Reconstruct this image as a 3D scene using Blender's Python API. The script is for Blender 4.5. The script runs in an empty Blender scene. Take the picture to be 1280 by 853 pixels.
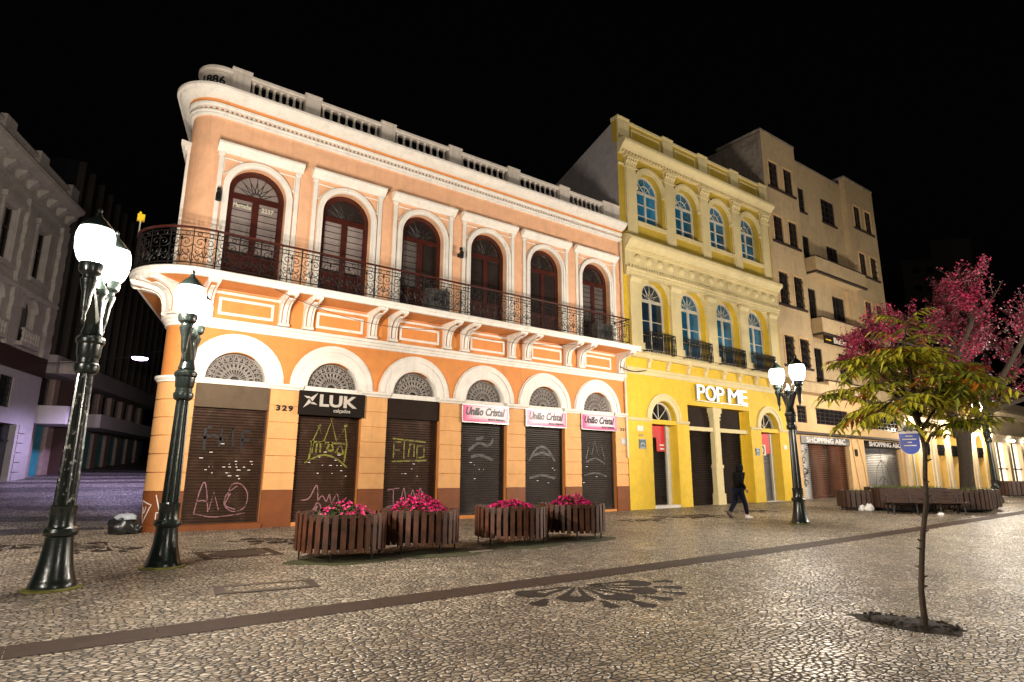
import bpy, bmesh, math, random
from math import sin, cos, pi, radians as R, sqrt, atan2
from mathutils import Vector as V, Matrix
from mathutils.geometry import tessellate_polygon
random.seed(7)
SC = bpy.context.scene
COL = SC.collection

# ------------------------------------------------------------------ materials
def nd(nt, t, **kw):
    n = nt.nodes.new(t)
    for k, v in kw.items():
        if k in n.inputs: n.inputs[k].default_value = v
        else: setattr(n, k, v)
    return n
def mat(name, col, rough=.6, metal=0, var=.12, vs=3.0, bump=.0, bs=40, spec=.5, dirt=0, dirtcol=(.05,.045,.04), streak=0,
        col2=None, c2scale=6, c2lo=.5, c2hi=.6, coat=0, rvar=0):
    m = bpy.data.materials.new(name); m.use_nodes = True; nt = m.node_tree; L = nt.links.new
    b = nt.nodes['Principled BSDF']
    b.inputs['Roughness'].default_value = rough; b.inputs['Metallic'].default_value = metal
    b.inputs['Specular IOR Level'].default_value = spec
    if coat: b.inputs['Coat Weight'].default_value = coat; b.inputs['Coat Roughness'].default_value = .15
    tc = nd(nt, 'ShaderNodeTexCoord')
    n = nd(nt, 'ShaderNodeTexNoise', Scale=vs, Detail=6.0, Roughness=.6); L(tc.outputs['Object'], n.inputs['Vector'])
    mr = nd(nt, 'ShaderNodeMapRange'); mr.inputs['From Min'].default_value=.3; mr.inputs['From Max'].default_value=.7
    mr.inputs['To Min'].default_value = 1-var; mr.inputs['To Max'].default_value = 1+var
    L(n.outputs['Fac'], mr.inputs['Value'])
    mx = nd(nt, 'ShaderNodeMix', data_type='RGBA', blend_type='MULTIPLY'); mx.inputs[0].default_value = 1
    mx.inputs[6].default_value = (*col, 1); L(mr.outputs[0], mx.inputs[7]); out = mx.outputs[2]
    def over(fac, c):
        nonlocal out
        q = nd(nt, 'ShaderNodeMix', data_type='RGBA'); q.inputs[7].default_value = (*c, 1)
        L(fac, q.inputs[0]); L(out, q.inputs[6]); out = q.outputs[2]
    def ramp(src, lo, hi, top):
        q = nd(nt, 'ShaderNodeMapRange'); q.inputs['From Min'].default_value = lo; q.inputs['From Max'].default_value = hi
        q.inputs['To Max'].default_value = top; L(src, q.inputs['Value']); return q.outputs[0]
    if col2:
        n2 = nd(nt, 'ShaderNodeTexNoise', Scale=c2scale, Detail=5.0, Roughness=.65); L(tc.outputs['Object'], n2.inputs['Vector'])
        over(ramp(n2.outputs['Fac'], c2lo, c2hi, 1), col2)
    if dirt:
        n3 = nd(nt, 'ShaderNodeTexNoise', Scale=.9, Detail=9.0, Roughness=.7); L(tc.outputs['Object'], n3.inputs['Vector'])
        over(ramp(n3.outputs['Fac'], .5, .8, dirt), dirtcol)
    if streak:
        mp = nd(nt, 'ShaderNodeMapping'); mp.inputs['Scale'].default_value = (5, 5, .35); L(tc.outputs['Object'], mp.inputs['Vector'])
        n4 = nd(nt, 'ShaderNodeTexNoise', Scale=1.3, Detail=6.0, Roughness=.65); L(mp.outputs[0], n4.inputs['Vector'])
        over(ramp(n4.outputs['Fac'], .52, .8, streak), dirtcol)
    L(out, b.inputs['Base Color'])
    if rvar:
        L(ramp2(nt, n.outputs['Fac'], .3, .7, rough-rvar, rough+rvar), b.inputs['Roughness'])
    if bump:
        nb = nd(nt, 'ShaderNodeTexNoise', Scale=bs, Detail=4.0); L(tc.outputs['Object'], nb.inputs['Vector'])
        bp = nd(nt, 'ShaderNodeBump', Strength=bump, Distance=.02); L(nb.outputs['Fac'], bp.inputs['Height'])
        L(bp.outputs[0], b.inputs['Normal'])
    return m
def ramp2(nt, src, a, b_, c, d):
    q = nd(nt, 'ShaderNodeMapRange'); q.inputs['From Min'].default_value = a; q.inputs['From Max'].default_value = b_
    q.inputs['To Min'].default_value = c; q.inputs['To Max'].default_value = d; nt.links.new(src, q.inputs['Value']); return q.outputs[0]
def glow(name, col, s, base=(.8,.8,.8)):
    m = bpy.data.materials.new(name); m.use_nodes = True; b = m.node_tree.nodes['Principled BSDF']
    b.inputs['Base Color'].default_value = (*base, 1); b.inputs['Emission Color'].default_value = (*col, 1)
    b.inputs['Emission Strength'].default_value = s; b.inputs['Roughness'].default_value = .4
    return m
def globe_mat():
    m = bpy.data.materials.new('lit_globe_glass'); m.use_nodes = True; nt = m.node_tree; nt.nodes.clear(); L = nt.links.new
    o = nd(nt, 'ShaderNodeOutputMaterial'); a = nd(nt, 'ShaderNodeAddShader')
    t = nd(nt, 'ShaderNodeBsdfTransparent'); t.inputs[0].default_value = (.92,.92,.92,1)
    e = nd(nt, 'ShaderNodeEmission', Strength=5.0); e.inputs[0].default_value = (1,.95,.88,1)
    L(t.outputs[0], a.inputs[0]); L(e.outputs[0], a.inputs[1]); L(a.outputs[0], o.inputs[0]); return m
def cobble_mat(name, base, dark, scale, rough=.36, tint=(.75,.70,.62), pat=None, rot=0):
    m = bpy.data.materials.new(name); m.use_nodes = True; nt = m.node_tree; L = nt.links.new; b = nt.nodes['Principled BSDF']
    tc = nd(nt, 'ShaderNodeTexCoord')
    mp = nd(nt, 'ShaderNodeMapping'); mp.inputs['Scale'].default_value = (scale, scale*1.28, 1); mp.inputs['Rotation'].default_value = (0,0,rot)
    nz = nd(nt, 'ShaderNodeTexNoise', Scale=7.0, Detail=3.0, Roughness=.6); L(tc.outputs['Object'], nz.inputs['Vector'])
    nz2 = nd(nt, 'ShaderNodeTexNoise', Scale=28.0, Detail=2.0); L(tc.outputs['Object'], nz2.inputs['Vector'])
    w0 = nd(nt, 'ShaderNodeVectorMath', operation='MULTIPLY_ADD'); w0.inputs[1].default_value = (.016,.016,0); L(nz2.outputs['Color'], w0.inputs[0]); L(tc.outputs['Object'], w0.inputs[2])
    wv = nd(nt, 'ShaderNodeVectorMath', operation='MULTIPLY_ADD'); wv.inputs[1].default_value = (.06,.06,0)
    L(nz.outputs['Color'], wv.inputs[0]); L(w0.outputs[0], wv.inputs[2]); L(wv.outputs[0], mp.inputs['Vector'])
    ve = nd(nt, 'ShaderNodeTexVoronoi', voronoi_dimensions='2D', feature='DISTANCE_TO_EDGE'); ve.inputs['Scale'].default_value = 1; ve.inputs['Randomness'].default_value = .95
    vc = nd(nt, 'ShaderNodeTexVoronoi', voronoi_dimensions='2D', feature='F1'); vc.inputs['Scale'].default_value = 1; vc.inputs['Randomness'].default_value = .95
    L(mp.outputs[0], ve.inputs['Vector']); L(mp.outputs[0], vc.inputs['Vector'])
    sep = nd(nt, 'ShaderNodeSeparateColor'); L(vc.outputs['Color'], sep.inputs[0])
    cr = nd(nt, 'ShaderNodeValToRGB'); els = cr.color_ramp.elements
    els[0].position = 0; els[0].color = (*[c*.42 for c in base],1); els[1].position = 1; els[1].color = (*[min(1,c*1.4) for c in base],1)
    e = els.new(.35); e.color = (base[0]*.80, base[1]*.75, base[2]*.68, 1); e = els.new(.7); e.color = (*base,1)
    L(sep.outputs[0], cr.inputs[0])
    # broad wear: darker, dirtier patches
    n2 = nd(nt, 'ShaderNodeTexNoise', Scale=.35, Detail=6.0, Roughness=.6); L(tc.outputs['Object'], n2.inputs['Vector'])
    mx = nd(nt, 'ShaderNodeMix', data_type='RGBA', blend_type='MULTIPLY'); mx.inputs[0].default_value = 1
    L(cr.outputs[0], mx.inputs[6]); L(ramp2(nt, n2.outputs['Fac'], .3, .7, .55, 1.15), mx.inputs[7])
    n5 = nd(nt, 'ShaderNodeTexNoise', Scale=1.7, Detail=8.0, Roughness=.72); L(tc.outputs['Object'], n5.inputs['Vector'])
    mz = nd(nt, 'ShaderNodeMix', data_type='RGBA', blend_type='MULTIPLY'); mz.inputs[0].default_value = 1
    L(mx.outputs[2], mz.inputs[6]); L(ramp2(nt, n5.outputs['Fac'], .52, .7, 1.0, .5), mz.inputs[7]); out = mz.outputs[2]
    if pat:
        w = nd(nt, 'ShaderNodeTexWave', wave_type='BANDS', bands_direction='Y'); w.inputs['Scale'].default_value = pat; w.inputs['Distortion'].default_value = 9; w.inputs['Detail Scale'].default_value=.6
        L(tc.outputs['Object'], w.inputs['Vector'])
        q = nd(nt, 'ShaderNodeMix', data_type='RGBA'); q.inputs[7].default_value = (.03,.028,.03,1)
        L(ramp2(nt, w.outputs['Fac'], .5, .58, 0, .85), q.inputs[0]); L(out, q.inputs[6]); out = q.outputs[2]
    # joints, of uneven width
    n3 = nd(nt, 'ShaderNodeTexNoise', Scale=1.6, Detail=3.0); L(tc.outputs['Object'], n3.inputs['Vector'])
    jw = ramp2(nt, n3.outputs['Fac'], .3, .7, .13, .24)
    md = nd(nt, 'ShaderNodeMath', operation='DIVIDE'); L(ve.outputs['Distance'], md.inputs[0]); L(jw, md.inputs[1])
    jf = ramp2(nt, md.outputs[0], .45, .95, 1, 0)
    q = nd(nt, 'ShaderNodeMix', data_type='RGBA'); q.inputs[7].default_value = (*dark,1); L(jf, q.inputs[0]); L(out, q.inputs[6])
    L(q.outputs[2], b.inputs['Base Color'])
    # height: dome of each stone + tilt per stone + grain
    n4 = nd(nt, 'ShaderNodeTexNoise', Scale=45, Detail=4.0); L(tc.outputs['Object'], n4.inputs['Vector'])
    h = nd(nt, 'ShaderNodeMath', operation='MINIMUM'); h.inputs[1].default_value = 1.6; L(md.outputs[0], h.inputs[0])
    h2 = nd(nt, 'ShaderNodeMath', operation='MULTIPLY_ADD'); h2.inputs[1].default_value = .5; L(n4.outputs['Fac'], h2.inputs[0]); L(h.outputs[0], h2.inputs[2])
    h3 = nd(nt, 'ShaderNodeMath', operation='MULTIPLY_ADD'); h3.inputs[1].default_value = .8; L(sep.outputs[1], h3.inputs[0]); L(h2.outputs[0], h3.inputs[2])
    bp = nd(nt, 'ShaderNodeBump', Strength=.75, Distance=.012); L(h3.outputs[0], bp.inputs['Height']); L(bp.outputs[0], b.inputs['Normal'])
    rr = nd(nt, 'ShaderNodeMath', operation='MULTIPLY_ADD'); rr.inputs[1].default_value = .22; rr.inputs[2].default_value = rough-.08; L(sep.outputs[2], rr.inputs[0])
    r2 = nd(nt, 'ShaderNodeMath', operation='MAXIMUM'); L(rr.outputs[0], r2.inputs[0]); L(ramp2(nt, md.outputs[0], .5, 1, .85, .2), r2.inputs[1]); L(r2.outputs[0], b.inputs['Roughness'])
    b.inputs['Specular IOR Level'].default_value = .6
    return m
def glassmat(name, col, rough=.08, spec=.6):
    return mat(name, col, rough=rough, var=.35, vs=.9, spec=spec)

M = {}
M['pier'] = mat('orange_pier_plaster', (.72,.375,.14), .7, var=.08, bump=.2, bs=60, streak=.3, dirtcol=(.4,.22,.1))  # paler than the spandrels: lamp light on the piers put into the colour
M['spandrel'] = mat('orange_spandrel_plaster', (.68,.255,.062), .7, var=.08, bump=.2, bs=60, streak=.3, dirtcol=(.35,.14,.05))
M['peach'] = mat('peach_upper_plaster', (.80,.45,.265), .75, var=.1, bump=.2, bs=60, streak=.4, dirtcol=(.42,.22,.12))
M['plinth'] = mat('brown_plinth_paint', (.20,.055,.010), .6, var=.15, bump=.2, bs=30, streak=.4, dirtcol=(.08,.03,.015))
M['white'] = mat('white_stucco_trim', (.80,.76,.70), .65, var=.08, bump=.15, bs=50, streak=.45, dirtcol=(.42,.36,.3))
M['oldwhite'] = mat('weathered_white_balustrade', (.62,.56,.50), .75, var=.12, bump=.2, bs=40, streak=.5, dirtcol=(.25,.22,.2), dirt=.3)
M['iron'] = mat('black_wrought_iron', (.012,.011,.011), .45, metal=.3, var=.2, bump=.1)
M['lampiron'] = mat('dark_green_cast_iron', (.012,.018,.016), .28, metal=.2, var=.3, bump=.15, bs=25, spec=.6, coat=.3)
M['flaked'] = mat('flaking_cast_iron_paint', (.012,.015,.014), .28, metal=.2, var=.3, bump=.2, bs=20, col2=(.36,.36,.33), c2scale=13, c2lo=.605, c2hi=.615, coat=.3)
M['globe'] = globe_mat()
M['grille'] = mat('weathered_grey_iron_lace', (.30,.27,.25), .6, var=.3, vs=4)
M['gapglass'] = mat('dim_dusty_fanlight_glass', (.035,.03,.028), .5, var=.3)
M['redwood'] = mat('dark_red_painted_wood', (.055,.012,.008), .35, var=.25, bump=.1, bs=30)
M['darkglass'] = glassmat('dark_door_glass', (.03,.022,.02))
M['blind'] = mat('grey_blind_slats', (.22,.18,.17), .6, var=.2, vs=2)
M['dimblind'] = mat('dim_blind_slats', (.07,.055,.05), .6, var=.3, vs=2)
M['lead'] = mat('dark_lead_tracery', (.02,.015,.014), .5)
M['shutter'] = mat('brown_roll_shutter', (.042,.019,.010), .5, metal=.1, var=.25, vs=2, col2=(.09,.05,.03), c2scale=3, c2lo=.55, c2hi=.75, bump=.1, bs=18)
M['shutterk'] = mat('charcoal_roll_shutter', (.032,.024,.020), .5, metal=.1, var=.3, vs=2, col2=(.075,.065,.06), c2scale=1.6, c2lo=.6, c2hi=.75, bump=.1, bs=18)
M['boxbrown'] = mat('brown_grey_fascia_box', (.12,.085,.055), .75, var=.15, spec=.2)
M['boxdark'] = mat('dark_brown_fascia_box', (.022,.013,.009), .75, var=.2, spec=.15)
M['signblack'] = mat('black_brown_sign_face', (.012,.008,.006), .7, spec=.15)
M['lettergrey'] = mat('pale_grey_lettering', (.5,.45,.4), .4)
M['signpink'] = mat('magenta_sign_face', (.75,.05,.24), .35, var=.05)
M['signwhite'] = mat('pale_pink_sign_centre', (.85,.70,.74), .35, var=.04)
M['ink'] = mat('black_ink_lettering', (.012,.010,.012), .4)
M['metal'] = mat('grey_sign_frame_metal', (.35,.34,.33), .4, metal=.7)
M['gyellow'] = mat('yellow_green_spray_paint', (.20,.19,.02), .6, col2=(.06,.03,.015), c2scale=9, c2lo=.5, c2hi=.6)
M['gpink'] = mat('pale_pink_spray_paint', (.30,.14,.17), .6, col2=(.07,.035,.03), c2scale=9, c2lo=.52, c2hi=.62)
M['gwhite'] = mat('white_spray_paint', (.72,.68,.66), .6)
M['ggrey'] = mat('pale_grey_spray_paint', (.085,.078,.075), .6, col2=(.035,.03,.026), c2scale=5, c2lo=.45, c2hi=.6)
M['gdark'] = mat('black_spray_paint', (.01,.01,.01), .5)
M['yel'] = mat('yellow_plaster', (.73,.49,.030), .65, var=.09, bump=.15, bs=60, streak=.3, dirtcol=(.4,.23,.02))
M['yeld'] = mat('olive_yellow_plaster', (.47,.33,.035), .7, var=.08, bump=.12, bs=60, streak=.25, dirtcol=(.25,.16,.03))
M['cream'] = mat('pale_cream_trim', (.68,.57,.30), .65, var=.06, bump=.12, bs=60, streak=.3, dirtcol=(.4,.3,.14))
M['blueglass2'] = glassmat('dark_blue_glass', (.012,.03,.055), .08, .7)
M['blueglass'] = mat('blue_tinted_glass', (.016,.12,.23), .08, var=.9, vs=.7, spec=.7)
M['sash'] = mat('white_window_sash', (.60,.56,.46), .5)
M['sidewall'] = mat('bare_grey_side_wall', (.36,.33,.33), .8, var=.12, bump=.2, bs=30, streak=.4, dirtcol=(.16,.15,.15), dirt=.4)
M['apt'] = mat('beige_apartment_render', (.50,.37,.21), .8, var=.1, bump=.2, bs=40, streak=.55, dirtcol=(.17,.12,.08), dirt=.35)
M['aptlow'] = mat('peach_ground_floor_render', (.64,.42,.20), .75, var=.08, bump=.2, bs=40, streak=.35, dirtcol=(.3,.19,.1))
M['aptroof'] = mat('stained_concrete_parapet', (.30,.25,.2), .85, var=.25, bump=.3, bs=30, streak=.9, dirtcol=(.05,.04,.035), dirt=.8)
M['darksill'] = mat('dark_brown_sill', (.035,.022,.018), .6)
M['blackwin'] = glassmat('unlit_window_glass', (.012,.012,.014), .12)
M['winframe'] = mat('brown_steel_window_frame', (.05,.035,.028), .5, metal=.3)
M['greyshut'] = mat('galvanised_roll_shutter', (.34,.34,.36), .4, metal=.5, var=.18, vs=1.5)
M['whiteshut'] = mat('white_roll_shutter', (.62,.60,.58), .5, var=.15, vs=2)
M['brownshut'] = mat('red_brown_roll_shutter', (.11,.038,.018), .5, var=.2, vs=1.5)
M['arcade'] = mat('pale_arcade_plaster', (.72,.60,.42), .7, var=.08, bump=.15, bs=50, streak=.25, dirtcol=(.4,.3,.18))
M['ochre'] = mat('ochre_arcade_plaster', (.62,.42,.12), .7, var=.08, bump=.15, bs=50)
M['litshop'] = glow('lit_shop_window', (1,.80,.54), 2.2)
M['signwhitelit'] = glow('backlit_white_letters', (.95,.97,1), 1.15)
M['signred'] = mat('red_poster_paper', (.60,.02,.02), .5)
M['paper'] = mat('white_poster_paper', (.72,.68,.62), .6)
M['bluesign'] = mat('blue_sign_enamel', (.012,.05,.42), .3)
M['plaqueblue'] = mat('blue_grey_wall_plaque', (.05,.10,.14), .4)
M['plaquegrey'] = mat('grey_wall_plate', (.38,.38,.38), .4, metal=.4)
M['leftstone'] = mat('grey_beige_ornate_stone', (.50,.45,.42), .8, var=.12, bump=.3, bs=25, streak=.4, dirtcol=(.14,.12,.11), dirt=.4)
M['leftlow'] = mat('whitewashed_ground_floor', (.42,.40,.42), .7, var=.08, bump=.15, bs=30, streak=.3, dirtcol=(.3,.28,.28))
M['wine'] = mat('dark_wine_painted_band', (.05,.02,.02), .6)
M['modwall'] = mat('grey_concrete_panels', (.34,.31,.31), .7, var=.12, bump=.15, bs=20, streak=.3)
M['modband'] = mat('white_shop_canopy_fascia', (.66,.62,.66), .5, var=.05)
M['marble'] = mat('pink_marble_pilaster', (.40,.29,.27), .35, var=.2, vs=6)
M['teal'] = mat('teal_shop_shutter', (.04,.30,.36), .45, var=.15)
M['finm'] = mat('bronze_facade_fin', (.035,.028,.024), .6, metal=.1)
M['dull'] = mat('dull_concrete_backdrop', (.13,.115,.11), .9, var=.2, streak=.4)
M['slat'] = mat('dark_red_brown_wood_slat', (.088,.029,.013), .5, var=.55, vs=5, bump=.25, bs=30)
M['slatdark'] = mat('dark_weathered_wood_slat', (.040,.017,.010), .6, var=.5, vs=5, bump=.25, bs=30)
M['tub'] = mat('black_planter_tub', (.012,.011,.010), .6)
M['soil'] = mat('dark_wet_soil', (.022,.015,.010), .9, var=.4, vs=14, bump=.8, bs=25)
M['leg'] = mat('dark_steel_leg', (.02,.018,.017), .45, metal=.4)
M['leaf'] = mat('dark_green_leaf', (.035,.075,.014), .5, var=.3, vs=8)
M['petal'] = mat('magenta_petal', (.60,.014,.15), .5, var=.3, vs=9)
M['grassy'] = mat('pale_green_grass_blade', (.13,.17,.025), .6, var=.3)
M['bark'] = mat('dark_brown_bark', (.030,.020,.012), .9, var=.35, vs=9, bump=.7, bs=22)
M['bark2'] = mat('young_grey_bark', (.050,.032,.020), .85, var=.35, vs=12, bump=.5, bs=40)
M['yleaf'] = mat('yellow_green_leaf', (.50,.46,.035), .45, var=.3, vs=4)
M['dleaf'] = mat('deep_green_leaf', (.22,.26,.022), .45, var=.3, vs=4)
M['oleaf'] = mat('orange_autumn_leaf', (.46,.15,.012), .5, var=.3, vs=4)
M['rleaf'] = mat('red_autumn_leaf', (.45,.035,.012), .5, var=.3, vs=4)
M['pinkf'] = mat('pink_blossom', (.36,.022,.075), .55, var=.35, vs=3)
M['pinkd'] = mat('deep_pink_blossom', (.14,.008,.03), .55, var=.35, vs=3)  # darker copy of the blossom, shade inside the crown put into colour
M['olive'] = mat('olive_brown_leaf', (.10,.09,.02), .55, var=.35, vs=3)
M['granite'] = mat('brown_granite_slab', (.050,.029,.020), .82, var=.2, vs=5, bump=.25, bs=50, spec=.2)
M['basalt'] = mat('dark_basalt_setts', (.022,.014,.010), .85, var=.3, vs=9, bump=.5, bs=22, spec=.25)
M['cast'] = mat('rusty_cast_iron_cover', (.05,.037,.028), .55, metal=.2, var=.3, vs=9, bump=.5, bs=20)
M['concrete'] = mat('grey_concrete_rim', (.22,.19,.15), .8, var=.2, bump=.3)
M['moss'] = mat('mossy_damp_paving_stain', (.05,.05,.015), .9, var=.4, vs=6, bump=.5)  # moss and planter shade put into one dark colour
M['plasticw'] = mat('white_plastic_bag', (.75,.74,.72), .35, var=.05, bump=.4, bs=9)
M['plastick'] = mat('black_plastic_bag', (.012,.012,.013), .3, var=.2, bump=.5, bs=9)
M['greycloth'] = mat('pale_blue_grey_cloth', (.30,.33,.38), .8, var=.15, bump=.4, bs=8)
M['skin'] = mat('skin', (.36,.20,.13), .55, var=.05)
M['hoodie'] = mat('black_cotton_hoodie', (.006,.006,.007), .9, spec=.1, var=.2, bump=.3, bs=30)
M['jeans'] = mat('dark_blue_denim', (.007,.010,.026), .85, spec=.15, var=.25, bump=.2, bs=40)
M['shoe'] = mat('white_trainer', (.65,.63,.6), .5)
M['shoed'] = mat('dark_brown_shoe', (.06,.03,.02), .5)
M['acgrey'] = mat('dull_grey_appliance', (.06,.055,.05), .5, var=.1)
M['cable'] = mat('black_cable', (.01,.01,.01), .6)
M['pipe'] = mat('cream_downpipe', (.68,.58,.42), .55, var=.1)
M['yellowbox'] = mat('bright_yellow_painted_box', (.80,.50,.01), .5)
M['purplelamp'] = glow('lit_purple_lamp_disc', (.75,.55,1), 14)
M['mossring'] = mat('mossy_yellow_green_mortar', (.16,.15,.03), .85, var=.4, vs=8, bump=.5)
M['cobble'] = cobble_mat('worn_limestone_mosaic_paving', (.60,.51,.395), (.011,.008,.006), 13.8, rough=.25)
M['street'] = cobble_mat('patterned_street_paving', (.40,.36,.34), (.03,.028,.03), 9, pat=.11, rot=.3, rough=.3)

# ------------------------------------------------------------------ mesh builder
class MB:
    def __init__(s): s.v = []; s.f = []; s.mi = []; s.m = 0
    def add(s, vs, fs):
        o = len(s.v); s.v += [tuple(p) for p in vs]; s.f += [tuple(o+i for i in f) for f in fs]; s.mi += [s.m]*len(fs)
    def box(s, x0, x1, y0, y1, z0, z1, T=None):
        p = [(x,y,z) for z in (z0,z1) for y in (y0,y1) for x in (x0,x1)]
        if T: p = [T(*q) for q in p]
        s.add(p, [(0,2,3,1),(4,5,7,6),(0,1,5,4),(2,6,7,3),(0,4,6,2),(1,3,7,5)])
    def hexa(s, p): s.add(p, [(0,3,2,1),(4,5,6,7),(0,1,5,4),(1,2,6,5),(2,3,7,6),(3,0,4,7)])
    def quad(s, *p): s.add(p, [tuple(range(len(p)))])
    def tube(s, pts, r, n=6, cap=True):
        pts = [V(p) for p in pts]; k = len(pts); vs = []; up = None
        for i, p in enumerate(pts):
            d = (pts[min(i+1,k-1)] - pts[max(i-1,0)])
            if d.length < 1e-9: d = V((0,0,1))
            d.normalize()
            if up is None: up = V((0,0,1)) if abs(d.z) < .9 else V((1,0,0))
            a = d.cross(up)
            if a.length < 1e-4: a = d.cross(V((1,.3,.2)))
            a.normalize(); b = d.cross(a).normalized(); up = -b if False else a.cross(d).normalized()
            rr = r[i] if isinstance(r, (list,tuple)) else r
            for j in range(n):
                t = 2*pi*j/n; vs.append(p + a*(rr*cos(t)) + b*(rr*sin(t)))
        fs = [(i*n+j, i*n+(j+1)%n, (i+1)*n+(j+1)%n, (i+1)*n+j) for i in range(k-1) for j in range(n)]
        if cap: fs += [tuple(range(n-1,-1,-1)), tuple((k-1)*n+j for j in range(n))]
        s.add(vs, fs)
    def lathe(s, prof, c=(0,0,0), n=20, flute=0, cap=True, T=None):
        vs = []
        for r, z in prof:
            for j in range(n):
                t = 2*pi*j/n; q = r*(1 - flute*(j%2))
                p = (c[0]+q*cos(t), c[1]+q*sin(t), c[2]+z); vs.append(T(*p) if T else p)
        k = len(prof)
        fs = [(i*n+j, i*n+(j+1)%n, (i+1)*n+(j+1)%n, (i+1)*n+j) for i in range(k-1) for j in range(n)]
        if cap: fs += [tuple(range(n-1,-1,-1)), tuple((k-1)*n+j for j in range(n))]
        s.add(vs, fs)
    def sweep(s, path, prof, closed=True, cap=True):
        # path: list of (x, y, nx, ny); prof: list of (p, z)
        k = len(prof); vs = [(x+nx*p, y+ny*p, z) for (x,y,nx,ny) in path for (p,z) in prof]
        m = k if closed else k-1
        fs = [(i*k+j, i*k+(j+1)%k, (i+1)*k+(j+1)%k, (i+1)*k+j) for i in range(len(path)-1) for j in range(m)]
        if closed and cap: fs += [tuple(range(k)), tuple((len(path)-1)*k+j for j in range(k-1,-1,-1))]
        s.add(vs, fs)
    def prism(s, poly, T, w0, w1, back=True):
        n = len(poly); tri = tessellate_polygon([[V((a,b,0)) for a,b in poly]])
        s.add([T(a,b,w0) for a,b in poly], tri)
        if back: s.add([T(a,b,w1) for a,b in poly], tri)
        s.add([T(a,b,w0) for a,b in poly]+[T(a,b,w1) for a,b in poly], [(i,(i+1)%n,n+(i+1)%n,n+i) for i in range(n)])
    def panel(s, outline, holes, T, depth, jm=None):
        loops = [outline]+holes; flat = [p for l in loops for p in l]
        tri = tessellate_polygon([[V((a,b,0)) for a,b in l] for l in loops])
        s.add([T(a,b,0) for a,b in flat], tri)
        sv = s.m
        if jm is not None: s.m = jm
        for h in holes:
            n = len(h); s.add([T(a,b,0) for a,b in h]+[T(a,b,depth) for a,b in h], [(i,(i+1)%n,n+(i+1)%n,n+i) for i in range(n)])
        s.m = sv
    def ring(s, cx, cz, r0, r1, T, w0, w1, a0=0, a1=pi, n=20):
        # half ring (archivolt) between radii, from w0 (front) to w1 (back)
        vs = []
        for i in range(n+1):
            t = a0+(a1-a0)*i/n
            for r in (r0, r1):
                for w in (w0, w1): vs.append(T(cx+r*cos(t), cz+r*sin(t), w))
        fs = []
        for i in range(n):
            a = i*4; b = a+4
            fs += [(a,a+2,b+2,b),(a+1,b+1,b+3,a+3),(a,b,b+1,a+1),(a+2,a+3,b+3,b+2)]
        fs += [(0,1,3,2),(n*4,n*4+2,n*4+3,n*4+1)]
        s.add(vs, fs)
    def disc(s, cx, cz, r, T, w, a0=0, a1=pi, n=20):
        s.add([T(cx,cz,w)]+[T(cx+r*cos(a0+(a1-a0)*i/n), cz+r*sin(a0+(a1-a0)*i/n), w) for i in range(n+1)], [(0,i,i+1) for i in range(1,n+1)])
    def stroke(s, pts, w, T, d):
        # flat painted stroke of width w through 2D points, at depth d
        P = [V((a,b)) for a,b in pts]; k = len(P); vs = []
        for i in range(k):
            t = P[min(i+1,k-1)]-P[max(i-1,0)]
            if t.length < 1e-9: t = V((1,0))
            t.normalize(); nn = V((-t.y,t.x))*(w/2)
            vs += [T(P[i].x+nn.x, P[i].y+nn.y, d), T(P[i].x-nn.x, P[i].y-nn.y, d)]
        s.add(vs, [(2*i,2*i+1,2*i+3,2*i+2) for i in range(k-1)])
    def build(s, name, mats, parent=None, smooth=None, loc=None, recalc=True, local=False):
        if not isinstance(mats, (list,tuple)): mats = [mats]
        me = bpy.data.meshes.new(name)
        off = V((0,0,0))
        vs = s.v
        if parent is not None and not local:
            q = parent; off = V((0,0,0))
            while q is not None: off += q.location; q = q.parent
        elif loc is not None: off = V(loc)
        if off.length: vs = [(a-off.x, b-off.y, c-off.z) for a,b,c in vs]
        me.from_pydata(vs, [], s.f)
        for m in mats: me.materials.append(M[m] if isinstance(m, str) else m)
        me.polygons.foreach_set('material_index', s.mi)
        if recalc:
            bm = bmesh.new(); bm.from_mesh(me); bmesh.ops.remove_doubles(bm, verts=bm.verts, dist=1e-5)
            bmesh.ops.recalc_face_normals(bm, faces=bm.faces); bm.to_mesh(me); bm.free()
        if smooth is not None:
            me.polygons.foreach_set('use_smooth', [True]*len(me.polygons))
            me.set_sharp_from_angle(angle=R(smooth))
        me.update()
        o = bpy.data.objects.new(name, me); COL.objects.link(o)
        if parent is not None: o.parent = parent
        if loc is not None and parent is None: o.location = loc
        return o
def thing(name, label, cat, loc=(0,0,0), rz=0, group=None):
    o = bpy.data.objects.new(name, None); COL.objects.link(o); o.location = loc; o.rotation_euler = (0,0,rz)
    o.empty_display_size = .2
    o['label'] = label; o['category'] = cat
    if group: o['group'] = group
    return o
def tag(o, label=None, cat=None, group=None, kind=None):
    if label: o['label'] = label
    if cat: o['category'] = cat
    if group: o['group'] = group
    if kind: o['kind'] = kind
    return o
KIDS = {}
def copy_tree(o, parent=None):
    c = o.copy(); COL.objects.link(c)
    if parent is not None: c.parent = parent
    for ch in list(o.children): copy_tree(ch, c)
    return c
def dup(o, label, loc, rz=None):
    bpy.context.view_layer.update()
    c = copy_tree(o); c.location = loc; c['label'] = label
    if rz is not None: c.rotation_euler = (0,0,rz)
    return c
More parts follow.
